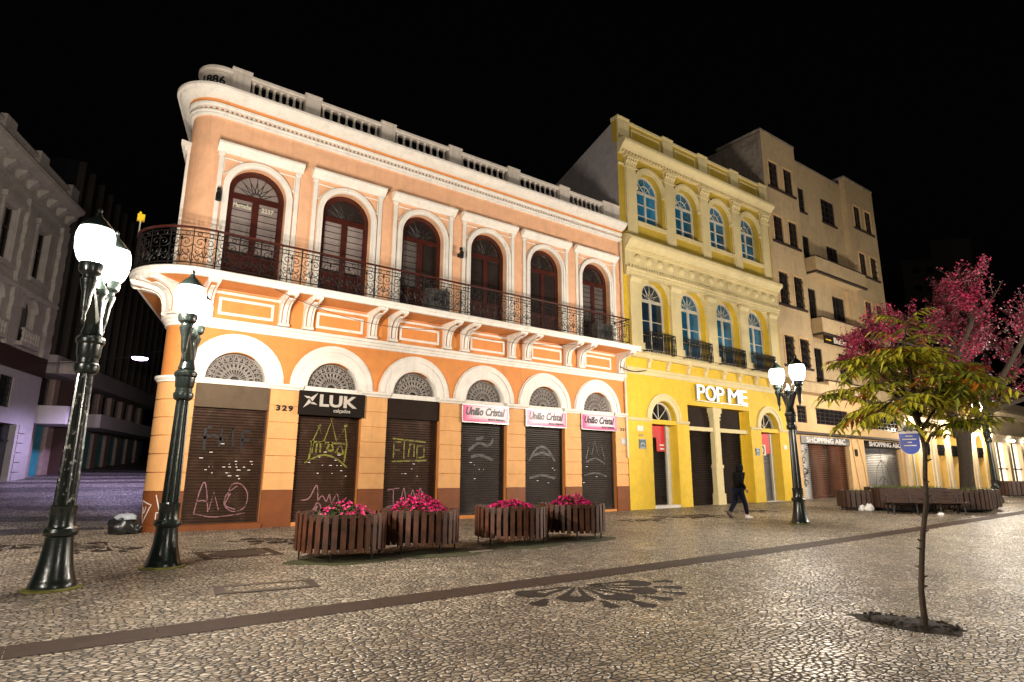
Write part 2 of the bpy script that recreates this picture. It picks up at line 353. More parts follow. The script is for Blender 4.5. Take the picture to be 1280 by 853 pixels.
def text_mb(mb, txt, size, T, depth=.02, shear=0, align='LEFT', bold=0, spacing=1.0, width=None):
    cu = bpy.data.curves.new('lettering', 'FONT'); cu.body = txt; cu.size = size; cu.shear = shear; cu.align_x = align
    cu.extrude = depth/2; cu.offset = bold; cu.space_character = spacing; cu.resolution_u = 3
    ob = bpy.data.objects.new('lettering', cu); COL.objects.link(ob)
    dg = bpy.context.evaluated_depsgraph_get(); me = ob.evaluated_get(dg).to_mesh()
    vs = [v.co.copy() for v in me.vertices]; fs = [tuple(p.vertices) for p in me.polygons]
    ob.evaluated_get(dg).to_mesh_clear(); bpy.data.objects.remove(ob); bpy.data.curves.remove(cu)
    if width and vs:
        x0 = min(v.x for v in vs); x1 = max(v.x for v in vs); k = width/(x1-x0)
        for v in vs: v.x = (v.x-x0)*k
    mb.add([T(v.x, v.y, -v.z) for v in vs], fs)
def FY(Y): return lambda a, b, w=0: (a, Y+w, b)          # facade frame: (x, z, depth into the wall)
def arch(cx, h, z0, zs, n=16, rise=None):
    rise = h if rise is None else rise
    return [(cx-h,z0),(cx+h,z0)]+[(cx+h*cos(pi*i/n), zs+rise*sin(pi*i/n)) for i in range(n+1)]
def rect(x0,x1,z0,z1): return [(x0,z0),(x1,z0),(x1,z1),(x0,z1)]
def sp(t, w): 
    q = t/w
    return t if q > 30 else w*math.log1p(math.exp(q))
def G(x, y):
    return .012*sp(x-14,3) + .062*sp(y-18,1.0)*max(0,min(1,(13-x)/6))
def spiral(cx, cz, r0, r1, a0, a1, n=14):
    return [(cx+(r0+(r1-r0)*i/n)*cos(a0+(a1-a0)*i/n), cz+(r0+(r1-r0)*i/n)*sin(a0+(a1-a0)*i/n)) for i in range(n+1)]
# ------------------------------------------------------------------ ground
def ground():
    b = MB()
    xs = [-40,-20,-10,-6] + [-4+.8*i for i in range(26)] + [18,20,23,26,30,35,40,50,65,90,130]
    ys = [-30,-15,-8,-3,0] + [1.2*i for i in range(1,14)] + [16.5+.5*i for i in range(12)] + [23,25,28,32,38,46,60,80]
    vs = [(x,y,G(x,y)) for y in ys for x in xs]; n = len(xs)
    b.add(vs, [(j*n+i,j*n+i+1,(j+1)*n+i+1,(j+1)*n+i) for j in range(len(ys)-1) for i in range(n-1)])
    tag(b.build('ground', 'cobble', smooth=60), kind='structure')
    b = MB()
    xs = [-14+.6*i for i in range(38)]; ys = [16.9+.4*i for i in range(20)]+[25+1.5*i for i in range(24)]
    n = len(xs); vs = [(x,y,G(x,y)+.006) for y in ys for x in xs]
    def left(i, j): return xs[i] < 1.0+max(0,ys[j]-19)*.25 and ys[j] > 18.2+.35*sin(xs[i]*1.3)-.12*xs[i]
    b.add(vs, [(j*n+i,j*n+i+1,(j+1)*n+i+1,(j+1)*n+i) for j in range(len(ys)-1) for i in range(n-1) if left(i,j)])
    tag(b.build('side_street', 'street', smooth=60), kind='structure')
    # brown stone band
    b = MB(); c = lambda x: 6.78+.0285*x
    xs = [-20+1.1*i for i in range(100)]; random.seed(3)
    for x in xs:
        x1 = x+1.094
        z = lambda q,y: G(q,y)+.005
        b.quad((x,c(x)-.235,z(x,c(x))),(x1,c(x1)-.235,z(x1,c(x1))),(x1,c(x1)+.235,z(x1,c(x1))),(x,c(x)+.235,z(x,c(x))))
    tag(b.build('pavement_strip', 'granite'), kind='structure')
    # dark petal mosaics set in the paving
    b = MB()
    def flat(poly): 
        tri = tessellate_polygon([[V((x,y,0)) for x,y in poly]]); b.add([(x,y,G(x,y)+.005) for x,y in poly], tri)
    def petal(cx, cy, ang, r0, r1, w, slit=True):
        def P(r, t): return (cx+r*cos(ang)-t*sin(ang), cy+r*sin(ang)+t*cos(ang))
        L_ = [(r0,.03),(r0+(r1-r0)*.55,w*.62),(r0+(r1-r0)*.8,w),(r0+(r1-r0)*.95,w*.55),(r1,0)]
        if slit:
            I_ = [(r0+(r1-r0)*.22,.02),(r0+(r1-r0)*.62,w*.36),(r0+(r1-r0)*.66,w*.0)]
            half = [P(r,t) for r,t in L_]+[P(*I_[2]),P(*I_[1]),P(*I_[0]),P(r0+.05,.012)]
            flat(half); flat([P(r,-t) for r,t in L_]+[P(I_[2][0],0),P(I_[1][0],-I_[1][1]),P(I_[0][0],-I_[0][1]),P(r0+.05,-.012)])
        else:
            flat([P(r,t) for r,t in L_]+[P(r,-t) for r,t in reversed(L_[:-1])])
    def flower(cx, cy, angs, R_, w):
        for a in angs: petal(cx, cy, R(a), .12*R_, R_*1.05, w*1.12)
        for a in [ (angs[i]+angs[i+1])/2 for i in range(len(angs)-1)]: petal(cx, cy, R(a), R_*.98, R_*1.36, w*.48, False)
    flower(5.72, 6.42, [-172,-133,-96,-59,-22], 1.02, .215)
    for a in (-150,-58,-20): petal(5.72, 6.42, R(a), 1.12, 1.42, .10, False)
    for a in (-97,): petal(5.72, 6.42, R(a), 1.1, 1.5, .12, False)
    flower(4.3, 14.5, [-200,-160,-122,-85,-48,-10], .95, .2)
    flower(.9, 14.9, [-60,-100,-140,-180,140,100], .9, .18)
    flower(-.6, 16.2, [-40,-80,-120,-165], .9, .18)
    flower(17.6, 14.4, [-20,-60,-100,-140,-180], 1.2, .26)
    flower(15.2, 14.2, [-30,-75,-120,-165], .9, .2)
    flower(21.6, 14.6, [-40,-85,-130,-175], 1.0, .22)
    flower(29.5, 14.3, [-40,-85,-130,-175], 1.0, .22)
    tag(b.build('pavement_markings', 'basalt'), kind='structure')
    # mossy patches with the planters' shade painted in, under and before them
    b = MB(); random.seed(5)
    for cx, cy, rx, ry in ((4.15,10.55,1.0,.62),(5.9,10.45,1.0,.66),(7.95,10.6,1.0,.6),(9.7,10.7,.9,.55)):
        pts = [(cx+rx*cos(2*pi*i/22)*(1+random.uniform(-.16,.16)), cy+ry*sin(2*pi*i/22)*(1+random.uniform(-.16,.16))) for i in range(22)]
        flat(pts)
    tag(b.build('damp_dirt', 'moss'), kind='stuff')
ground()

# ------------------------------------------------------------------ the orange corner building
YF = 17.4; XC, RC = 2.33, .6; SA = R(15); TH = pi/2+SA; X1 = 18.33
GC = [3.42+2.664*i for i in range(6)]     # ground floor bays
UC = [3.52+2.66*i for i in range(6)]      # upper floor bays
def OP(p0=0):
    r = RC+p0
    def T(s, z, w=0):
        if s >= XC: return (s, YF-p0+w, z)
        th = min((XC-s)/r, TH); q = r-w
        x = XC-sin(th)*q; y = YF+RC-cos(th)*q
        e = (XC-s)-TH*r
        if e > 0: x += sin(SA)*e; y += cos(SA)*e
        return (x, y, z)
    return T
def opath(x1=X1, side=14, n=16, x0=None):
    P = []
    if x0 is None:
        C0 = (XC-sin(TH)*RC, YF+RC-cos(TH)*RC)
        P.append((C0[0]+sin(SA)*side, C0[1]+cos(SA)*side, -sin(TH), -cos(TH)))
        for i in range(n+1):
            t = TH*(1-i/n); P.append((XC-sin(t)*RC, YF+RC-cos(t)*RC, -sin(t), -cos(t)))
    else: P.append((x0, YF, 0, -1))
    P.append((x1, YF, 0, -1)); return P
def orange():
    root = thing('corner_building', 'orange and peach two storey corner building with white trim, arched windows and rooftop balustrade', 'building', (10,YF,0))
    T = FY(YF); PT = OP(0)
    gh = []
    for c in GC: gh += [rect(c-.93,c+.93,.13,3.73), arch(c,.79,3.86,3.86,18,.75)]
    uh = [arch(c,.78,6.54,9.25,18) for c in UC]
    # walls: lower, upper, the rounded corner and the side
    w = MB(); w.panel(rect(XC,X1,0,5.2), gh, T, .30)
    w.sweep(opath(XC), [(0,0),(0,5.2)], closed=False)
    w.build('ground_floor_wall', 'spandrel', root)
    w = MB(); w.panel(rect(XC,X1,6.3,11.9), uh, T, .30)
    w.sweep(opath(XC), [(0,6.3),(0,11.9)], closed=False)
    w.build('upper_wall', 'peach', root)
    w = MB(); w.sweep(opath(), [(0,5.2),(0,6.3)], closed=False); w.build('panel_wall', 'spandrel', root)
    w = MB(); w.box(2.9,X1-.002,19,30,0.5,11.85); w.box(X1-.3,X1-.004,YF+.004,19.0,0,12.0); w.build('rear_block', 'sidewall', root)
    w = MB(); w.sweep([(x,y,nx,ny) for x,y,nx,ny in opath()], [(0,11.9),(-1.6,11.95),(-1.6,12.0),(0,12.0)], closed=True); w.build('roof', 'sidewall', root)
    # piers with rusticated blocks
    edges = [GC[i]+.93 for i in range(5)]
    piers = [(e, GC[i+1]-.93) for i, e in enumerate(edges)] + [(GC[5]+.93, X1)]
    pl = MB()
    for x0, x1 in piers:
        z = .98; b = MB()
        while z < 3.68:
            z1 = min(z+.455, 3.71); b.box(x0+.002,x1-.002,YF-.045,YF+.01,z+.014,z1-.014); z += .455
        b.box(x0+.006,x1-.006,YF-.006,YF+.01,.98,3.71)
        b.build('rusticated_pier', 'pier', root)
        pl.box(x0+.001,x1-.001,YF-.05,YF+.01,-.1,.98)
    z = .98; b = MB()
    while z < 3.68:
        z1 = min(z+.455,3.71); b.sweep(opath(GC[0]-.932), [(.045,z+.014),(.045,z1-.014),(-.01,z1-.014),(-.01,z+.014)]); z += .455
    b.sweep(opath(GC[0]-.936), [(.006,.98),(.006,3.71),(-.01,3.71),(-.01,.98)])
    b.build('rusticated_pier', 'pier', root)
    pl.sweep(opath(GC[0]-.931), [(.05,-.1),(.05,.98),(-.01,.98),(-.01,-.1)])
    pl.sweep(opath(GC[0]+.95), [(.16,-.1),(.16,.15),(.13,.17),(.04,.18),(.04,-.1)])
    for c in GC: pl.box(c-.929,c+.929,YF+.002,YF+.25,-.05,.13)
    # graffiti tag painted on the plinth of the rounded corner
    pl.m = 1; PP = OP(.055)
    for st in ([(1.42,.76),(1.78,.66),(1.55,.22),(1.42,.76)],[(1.52,.6),(1.54,.45),(1.6,.52),(1.62,.62)],[(1.88,.9),(1.98,.6),(2.03,.42)],[(2.26,.76),(2.26,.46),(1.93,.48),(1.93,.32)],[(2.06,.46),(2.06,.2)],[(2.12,.62),(2.2,.48)]):
        q = []
        for (a,c_),(d,e) in zip(st, st[1:]): q += [(a+(d-a)*i/4, c_+(e-c_)*i/4) for i in range(4)]
        pl.stroke(q+[st[-1]], .028, PP, -.002)
    pl.build('plinth', ['plinth','gwhite'], root)
    # impost band on piers
    prof = [(-.01,3.71),(.07,3.71),(.08,3.75),(.10,3.77),(.13,3.80),(.13,3.86),(-.01,3.87)]
    for x0, x1 in piers: b = MB(); b.sweep([(x0-.06,YF,0,-1),(min(x1+.06,X1),YF,0,-1)], prof); b.build('impost_band', 'white', root)
    b = MB(); b.sweep(opath(GC[0]-.87), prof)
    b.build('impost_band', 'white', root)
    # arches: archivolt, fanlight, transom
    random.seed(11)
    for c in GC:
        b = MB()
        b.ring(c,3.872,.79,1.05,T,-.06,.02); b.ring(c,3.872,1.05,1.20,T,-.09,.02); b.ring(c,3.872,1.20,1.245,T,-.05,.02); b.ring(c,3.872,.752,.789,T,-.035,.24)
        a = b.build('arch_moulding', 'white', root)
        f = MB(); f.disc(c,3.86,.80,T,.20); g = f.build('fanlight', 'gapglass', root)
        g_ = MB(); Td = lambda a,b,w=0: T(a,b,w+.12)
        def pol(r,t): return (c+r*cos(t), 3.87+r*.95*sin(t))
        def tb(pts, r=.011): g_.tube([Td(x,z) for x,z in pts], r*1.35, 4, False)
        for r in (.14,.32,.52,.74): tb([pol(r,pi*i/22) for i in range(23)], .013)
        for k in range(14):
            t = pi*k/13; tb([pol(.14,t),pol(.74,t)])
        for k in range(13):
            t0 = pi*k/13; t1 = pi*(k+1)/13; tm = (t0+t1)/2; dt = (t1-t0)/2
            tb([pol(.52+.2*sin(pi*i/8), t0+(t1-t0)*i/8) for i in range(9)], .012)
            tb([pol(.42+.07*cos(2*pi*i/8), tm+dt*.8*sin(2*pi*i/8)) for i in range(9)], .010)
            tb([pol(.62+.045*cos(2*pi*i/8), tm+dt*.5*sin(2*pi*i/8)) for i in range(9)], .009)
            tb([pol(.32,tm),pol(.42,t1)],.009)
        tb([pol(.14*(1-.0),pi*i/8) for i in range(9)], .02)
        g_.build('grille', 'grille', g)
        f = MB(); f.box(c-.868,c+.868,YF-.03,YF+.27,3.722,3.866); f.build('transom', 'white', root)
    # roller shutters
    def shutter(c, top, m, strokes, extra):
        s = MB(); z = .13; T2 = FY(YF+.19)
        while z < top-.005:
            z1 = min(z+.075, top)
            s.add([(x,YF+.205,z) for x in (c-.93,c+.93)]+[(x,YF+.185,z+.012) for x in (c-.93,c+.93)]+[(x,YF+.18,z+.045) for x in (c-.93,c+.93)]+[(x,YF+.205,z1) for x in (c-.93,c+.93)],
                  [(0,1,3,2),(2,3,5,4),(4,5,7,6)]); z += .075
        s.box(c-.93,c+.93,YF+.16,YF+.21,.13,.2)
        s.box(c-.93,c-.88,YF+.14,YF+.21,.13,top); s.box(c+.88,c+.93,YF+.14,YF+.21,.13,top)
        mats = [m]
        for mi, w, st in strokes:
            if mi not in mats: mats.append(mi)
            s.m = mats.index(mi)
            for line in st: s.stroke([(c+x, z) for x,z in line], w, FY(YF+.175), 0)
        s.m = 0
        # paint scraped to bare white here and there
        mats.append('gwhite'); s.m = len(mats)-1
        for _ in range(extra):
            x = c+random.gauss(.05,.36); z = 1.55+random.gauss(0,.18)
            if abs(x-c) > .8: continue
            z = .13+.075*int((z-.13)/.075)+.028; l = random.uniform(.02,.10)
            s.quad((x,YF+.177,z-.010),(x+l,YF+.177,z-.010),(x+l,YF+.177,z+.012),(x,YF+.177,z+.012))
        return s.build('roller_shutter', mats, root)
    def sm(pts, n=6):   # smooth a polyline
        out = []
        for i in range(len(pts)-1):
            p0 = pts[max(i-1,0)]; p1 = pts[i]; p2 = pts[i+1]; p3 = pts[min(i+2,len(pts)-1)]
            for j in range(n):
                t = j/n
                out.append(tuple(.5*((2*p1[k])+(-p0[k]+p2[k])*t+(2*p0[k]-5*p1[k]+4*p2[k]-p3[k])*t*t+(-p0[k]+3*p1[k]-3*p2[k]+p3[k])*t**3) for k in (0,1)))
        return out+[pts[-1]]
    NO = [sm([(-.62,.4),(-.55,.9),(-.45,1.2),(-.36,.9),(-.30,.45)]), sm([(-.6,.72),(-.45,.74),(-.3,.70)]), [(-.28,.5),(-.2,.95),(-.05,.5)],
          sm([(.15,.85),(.2,1.12),(.42,1.15),(.62,.9),(.58,.55),(.3,.45),(.08,.62),(.12,.9),(.35,1.1)]), sm([(-.62,.42),(-.2,.33),(.3,.36),(.6,.4)]), sm([(.2,.9),(.1,.62),(.35,.5)])]
    TOP = [[(-.55,2.0),(-.56,2.55),(-.42,2.62)],sm([(-.62,2.3),(-.35,2.4),(-.1,2.25)]),[(-.2,2.1),(-.15,2.6),(-.0,2.2),(.1,2.6),(.15,2.1)],[(.35,2.05),(.35,2.5),(.55,2.55)],[(.35,2.3),(.55,2.3)]]
    CROWN = [[(-.5,1.75),(-.42,2.3),(-.25,2.75),(-.1,2.3),(.1,2.95),(.28,2.35),(.52,2.75),(.6,2.25),(.55,1.75)], sm([(-.6,1.72),(-.1,1.95),(.3,1.85),(.65,1.6)]),
             [(-.42,2.0),(-.4,2.3)],[(-.3,2.0),(-.28,2.3)],[(-.18,2.02),(-.18,2.3),(-.06,2.3)],sm([(.0,2.05),(.1,2.3),(.2,2.1),(.0,2.08)]),sm([(.28,2.0),(.4,2.25),(.5,2.0),(.3,2.02)]),[(-.48,2.32),(.55,2.28)],
             [(-.2,2.8),(-.3,2.75)],[(.06,3.0),(.16,3.02)],[(.48,2.8),(.58,2.82)]]
    PG = [sm([(-.65,.7),(-.4,.75),(-.2,1.1),(-.15,.5),(-.3,.35),(-.05,.8),(.1,.65),(.18,.85),(.25,.6),(.4,.85),(.5,.6),(.7,.75)]), sm([(-.3,.25),(-.1,.6),(.05,.2),(.2,.55),(.3,.2)])]
    YG = [[(-.55,1.9),(-.55,2.4),(-.3,2.4)],[(-.55,2.15),(-.35,2.15)],[(-.2,1.9),(-.2,2.42)],[(-.05,1.95),(.0,2.35),(.15,2.35),(.15,1.95)],[(.25,1.9),(.25,2.3),(.5,2.3),(.5,1.95),(.25,1.92)],[(-.6,1.8),(.6,1.85)],[(-.6,2.5),(.55,2.42)]]
    PT_ = [[(-.7,.95),(-.3,1.0)],[(-.5,1.0),(-.48,.4)],sm([(-.25,.5),(-.15,1.0),(-.05,.5)]),sm([(.1,.5),(.15,.95),(.3,.6),(.42,1.0),(.5,.5)]),sm([(-.7,.45),(0,.55),(.6,.4)])]
    GR = lambda q: [sm([(-.5,q),(-.2,q+.5),(0,q+.1),(.2,q+.7),(.4,q+.1)]), sm([(-.4,q-.3),(0,q-.2),(.5,q-.35)]), sm([(-.45,q+.2),(.1,q+.3),(.45,q+.15)])]
    shutter(GC[0],3.14,'shutter',[('gpink',.027,NO),('gdark',.07,TOP)],26)
    shutter(GC[1],3.12,'shutter',[('gyellow',.055,CROWN),('gpink',.032,PG)],14)
    shutter(GC[2],3.10,'shutter',[('gyellow',.05,YG),('gpink',.034,PT_)],8)
    shutter(GC[3],3.12,'shutterk',[('ggrey',.10,[sm([(-.5,2.2),(-.1,2.45),(.3,2.4),(.5,2.6)]),sm([(-.4,2.0),(.0,2.05),(.5,1.9)]),[(-.2,2.6),(.1,2.65)]])],5)
    shutter(GC[4],3.12,'shutterk',[('ggrey',.09,[sm([(-.6,1.9),(-.3,2.3),(0,2.42),(.3,2.3),(.6,1.9)]),sm([(-.4,2.1),(0,2.2),(.4,2.1)]),sm([(-.6,1.3),(0,1.4),(.6,1.28)])])],7)
    shutter(GC[5],3.12,'shutterk',[('ggrey',.06,[[(-.5,2.0),(-.35,2.5),(-.2,2.15),(-.02,2.75),(.15,2.15),(.35,2.5),(.5,2.0)],sm([(-.5,1.9),(0,2.05),(.5,1.85)]),sm([(-.6,1.4),(0,1.5),(.6,1.35)])])],5)
    for i, m in ((0,'boxbrown'),(2,'boxdark')):
        b = MB(); b.box(GC[i]-.928,GC[i]+.928,YF+.02,YF+.22,3.11,3.731); b.build('fascia_box', m, root)
    for i in (1,3,4,5):
        b = MB(); b.box(GC[i]-.928,GC[i]+.928,YF+.12,YF+.22,3.12,3.731); b.build('shutter_housing', 'boxdark', root)
    # entablature, panels, brackets, balcony slab
    b = MB(); b.sweep(opath(), [(-.01,5.20),(.05,5.20),(.06,5.27),(.09,5.29),(.10,5.35),(.15,5.38),(.16,5.45),(.12,5.47),(-.01,5.48)]); b.build('entablature_band', 'white', root)
    b = MB()
    def frame(x0,x1,z0,z1,t,p,TT=T):
        for q in ((x0,x1,z0,z0+t),(x0,x1,z1-t,z1),(x0,x0+t,z0+t,z1-t),(x1-t,x1,z0+t,z1-t)):
            b.box(q[0],q[1],YF-p,YF+.01,q[2],q[3])
    for c in UC:
        frame(c-.72,c+.72,5.60,6.08,.075,.035); b.box(c-.93,c+.93,YF-.05,YF+.01,6.17,6.24)
    b.build('wall_panels', 'white', root)
    def bracket(TB, s, wd=.13, pm=.86):
        k = MB()
        pr = [(0,5.50),(.13,5.50),(.15,5.56),(.15,5.66),(.16,5.80),(.20,5.96),(.30,6.08),(.46,6.15),(.62,6.17),(.70,6.19),(pm-.04,6.21),(pm,6.25),(pm,6.31),(0,6.31)]
        for sgn in (-1,1):
            k.prism([(p,z) for p,z in pr], lambda a,b_,w: TB(s+sgn*w, b_, -a), wd-.05, wd)
        ins = [(p*.96 if 0<p<pm else p,z) for p,z in pr]
        k.m = 1
        k.prism([(0,5.53),(.10,5.55),(.12,5.7),(.13,5.84),(.19,6.02),(.32,6.13),(.6,6.2),(pm-.06,6.25),(pm-.06,6.29),(0,6.29)], lambda a,b_,w: TB(s+w, b_, -a), -wd+.03, wd-.03)
        k.m = 0
        # foot block and cap
        k.prism([(0,5.49),(.17,5.49),(.19,5.53),(.17,5.57),(0,5.57)], lambda a,b_,w: TB(s+w,b_,-a), -wd-.02, wd+.02)
        k.prism([(0,6.24),(pm-.02,6.24),(pm+.03,6.27),(pm+.03,6.318),(0,6.318)], lambda a,b_,w: TB(s+w,b_,-a), -wd-.02, wd+.02)
        # scroll rib on the curved front face
        k.prism([(.15,5.58),(.165,5.58),(.185,5.80),(.24,5.97),(.33,6.07),(.46,6.115),(.7,6.15),(.7,6.18),(.46,6.15),(.30,6.08),(.2,5.96),(.16,5.8)], lambda a,b_,w: TB(s+w,b_,-a), -.05, .05)
        k.build('bracket', ['white','spandrel'], root)
    ps = [(UC[i]+UC[i+1])/2 for i in range(5)]
    for p in ps:
        bracket(PT, p-.345); bracket(PT, p+.345)
    bracket(PT, X1-.34); bracket(PT, UC[0]-1.0)
    bracket(PT, XC-RC*R(58), .12, .95); bracket(PT, XC-RC*R(100), .12, .95)
    b = MB(); b.sweep(opath(), [(-.01,6.32),(.93,6.32),(.95,6.34),(.97,6.40),(1.0,6.42),(1.0,6.50),(.98,6.525),(-.01,6.53)])
    b.m = 1; b.sweep(opath(X1-.01), [(.0,6.316),(.86,6.316)], closed=False)
    b.build('balcony_slab', ['white','spandrel'], root)
    # balcony railing of wrought iron scrolls
    rp = .93; TR = OP(rp); r = RC+rp; s_end = XC-TH*r-1.2; s0 = 17.72
    b = MB()
    def RT(pts, rad=.011, n=4): b.tube([TR(s,z) for s,z in pts], rad, n, False)
    mod = .545; nm = int((s0-s_end)/mod)
    for z, q in ((6.62,.016),(7.34,.012),(7.46,.012)):
        RT([(s0-.15*i, z) for i in range(int((s0-s_end)/.15)+1)], q)
    for m in range(nm+1):
        a = s0-m*mod; c = a-mod/2
        RT([(a,6.53),(a,7.56)], .018 if m % 2 == 0 else .012)
        if m == nm: break
        for sg in (-1,1):
            h = mod/2
            RT([(c+sg*x,z) for x,z in [(.02,7.30)]+spiral(.115,7.17,.11,.02,pi*.85,-pi*1.3,11)], .011)
            RT([(c+sg*x,z) for x,z in spiral(.15,6.93,.025,.105,pi*2.4,pi*.9,11)+[(.03,6.83),(.0,6.76)]], .011)
            RT([(c+sg*x,z) for x,z in spiral(.13,6.74,.105,.02,pi*.9,-pi*1.1,11)], .011)
            RT([(c+sg*x,z) for x,z in ((.0,7.06),(.10,7.02),(.2,7.05),(.265,7.12))], .010)
            RT([(c+sg*(.135+.05*cos(2*pi*i/8)),7.40+.05*sin(2*pi*i/8)) for i in range(9)], .009)
            RT([(c+sg*x,z) for x,z in ((.265,6.86),(.22,6.80),(.24,6.70),(.265,6.66))], .009)
        RT([(c,6.63),(c,7.33)], .009)
    # return to the wall at the right hand end
    xr = s0
    for z, q in ((6.62,.016),(7.34,.012),(7.46,.012)): b.tube([(xr,YF-rp,z),(xr,YF,z)], q, 4, False)
    for k in range(9):
        y = YF-rp+.1*k+.05
        b.tube([(xr,y,6.62),(xr,y,7.34)], .011, 4, False)
    b.m = 1
    hr = [(s0-.15*i) for i in range(int((s0-s_end)/.15)+1)]
    for i in range(len(hr)-1):
        p = [TR(hr[i+k],z,w) for k in (0,1) for z,w in ((7.54,-.03),(7.585,-.035),(7.585,.035),(7.54,.03))]
        b.add(p, [(0,1,5,4),(1,2,6,5),(2,3,7,6),(3,0,4,7)])
    b.box(xr-.03,xr+.03,YF-rp-.03,YF,7.54,7.585)
    b.build('balcony_railing', ['iron','redwood'], root, smooth=50)
    # upper windows: surround, strips, hood, door
    for i, c in enumerate(UC):
        b = MB()
        b.ring(c,9.25,.782,.86,T,-.05,.03,n=24); b.ring(c,9.25,.86,.95,T,-.08,.03,n=24)
        for sg in (-1,1):
            xa, xb = sorted((c+sg*.782,c+sg*.86)); b.box(xa,xb,YF-.05,YF+.03,6.535,9.25)
            xa, xb = sorted((c+sg*.86,c+sg*.95)); b.box(xa,xb,YF-.08,YF+.03,6.535,9.25)
        b.build('window_surround', 'white', root)
        b = MB()
        for sg in (-1,1):
            xa, xb = sorted((c+sg*1.0,c+sg*1.12)); b.box(xa,xb,YF-.05,YF+.01,6.535,10.16)
            xa, xb = sorted((c+sg*.98,c+sg*1.15)); b.box(xa,xb,YF-.08,YF+.01,10.16,10.25)
            # raised triangular spandrel frame
            for p0, p1 in (((.98,9.62),(.98,10.12)),((.98,10.12),(.48,10.12)),((.52,10.1),(.96,9.62))):
                xs_ = sorted((c+sg*p0[0], c+sg*p1[0])); 
                pts = [T(c+sg*p0[0],p0[1],-.012),T(c+sg*p1[0],p1[1],-.012)]
                b.tube(pts,.022,4,True)
        b.sweep([(c-1.19,YF,0,-1),(c+1.19,YF,0,-1)], [(-.01,10.26),(.06,10.26),(.08,10.30),(.16,10.36),(.24,10.42),(.26,10.44),(.26,10.50),(.22,10.53),(-.01,10.56)])
        b.build('window_hood', 'white', root)
        d = MB(); Y = YF+.2
        d.ring(c,9.25,.62,.785,FY(Y),0,.07,n=24)
        d.box(c-.785,c-.62,Y,Y+.07,6.54,9.25); d.box(c+.62,c+.785,Y,Y+.07,6.54,9.25)
        d.box(c-.62,c+.62,Y,Y+.07,9.08,9.25); d.box(c-.09,c+.09,Y-.01,Y+.07,6.54,9.08)
        d.box(c-.62,c+.62,Y+.03,Y+.09,6.54,7.35)
        for sg in (-1,1):
            x0, x1 = sorted((c+sg*.09, c+sg*.62))
            d.box(x0,x1,Y,Y+.07,7.35,7.46); d.box(x0+.08,x1-.08,Y+.015,Y+.05,6.7,7.25)
        for x in (0,): d.box(c-.62,c+.62,Y+.002,Y+.07,6.54,6.68)
        door = d.build('balcony_door', 'redwood', root)
        g = MB(); g.disc(c,9.25,.63,FY(Y),.055,n=20); g.m = 1
        for k in range(1,8):
            t = pi*k/8; q0 = (c+.1*cos(t),9.25+.1*sin(t)); 
            pt = [(c+.22*cos(t-.19),9.25+.22*sin(t-.19)),(c+.48*cos(t),9.25+.48*sin(t)),(c+.22*cos(t+.19),9.25+.22*sin(t+.19))]
            for u, v_ in ((q0,pt[0]),(pt[0],pt[1]),(pt[1],pt[2]),(pt[2],q0)): g.tube([T(u[0],u[1],.25),T(v_[0],v_[1],.25)], .011, 4, False)
            g.tube([T(pt[1][0],pt[1][1],.25),T(c+.62*cos(t),9.25+.62*sin(t),.25)], .009, 4, False)
        g.build('fanlight', ['blind' if i == 0 else 'darkglass','lead'], door)
        g = MB(); dark = i >= 2
        for sg in (-1,1):
            x0, x1 = sorted((c+sg*.09, c+sg*.62)); g.m = 0
            g.box(x0,x1,Y+.05,Y+.06,7.4,9.1)
            g.m = 1
            if not (i == 2 and sg > 0):
                z = 7.55
                while z < 9.0: g.add([(x0,Y+.046,z),(x1,Y+.046,z),(x1,Y+.02,z+.17),(x0,Y+.02,z+.17)],[(0,1,2,3)]); z += .205
        slm = ['blind','blind','dimblind','darkglass','darkglass','dimblind'][i]
        if i == 0:
            g.m = 2
            text_mb(g,'Marrocha',.19,lambda a,b_,w_: (c-.59+a, Y+.008+w_, 8.84+b_),.006,bold=.006,width=.48)
            text_mb(g,'2237',.19,lambda a,b_,w_: (c+.17+a, Y+.008+w_, 8.84+b_),.006,bold=.006,width=.34)
        g2 = g.build('glazing', ['darkglass', slm, 'sash'], door, recalc=False)
    # cornice
    b = MB()
    b.sweep(opath(), [(-.01,11.30),(.07,11.30),(.09,11.34),(.09,11.39),(.12,11.41),(.12,11.45),(-.01,11.46)])
    b.sweep(opath(), [(-.01,11.565),(.11,11.565),(.15,11.60),(.16,11.66),(-.01,11.67)])
    b.sweep(opath(), [(-.01,11.77),(.16,11.77),(.24,11.79),(.33,11.83),(.40,11.88),(.44,11.94),(.48,11.95),(.50,11.98),(.50,12.05),(.46,12.07),(-.3,12.09),(-.3,11.78)])
    b.m = 1
    b.sweep(opath(), [(-.008,11.455),(.035,11.455),(.035,11.57),(-.008,11.57)]); b.sweep(opath(), [(-.008,11.66),(.09,11.66),(.15,11.772),(-.008,11.772)])
    b.m = 0; s = X1-.1; PTc = OP(0)
    while s > XC-TH*RC:
        q = [PTc(s+a,z,w) for z in (11.475,11.552) for a,w in ((0,-.032),(.065,-.032),(.065,-.085),(0,-.085))]
        b.hexa(q); s -= .13
    b.build('cornice', ['white','spandrel'], root)
    # hood of the first side window, showing past the rounded corner
    b = MB(); Ts = OP(0); sA = XC-TH*RC
    def sx(s0_,s1_,z0,z1,p):
        b.hexa([Ts(s0_,z0,0),Ts(s1_,z0,0),Ts(s1_,z0,-p),Ts(s0_,z0,-p),Ts(s0_,z1,0),Ts(s1_,z1,0),Ts(s1_,z1,-p),Ts(s0_,z1,-p)])
    sx(sA-1.6,sA+.25,10.40,10.55,.26); sx(sA-1.6,sA+.22,10.28,10.40,.14); sx(sA+.08,sA+.2,6.54,10.28,.07); b.build('window_hood', 'white', root)
    # balustrade
    base = [(-.34,0)]
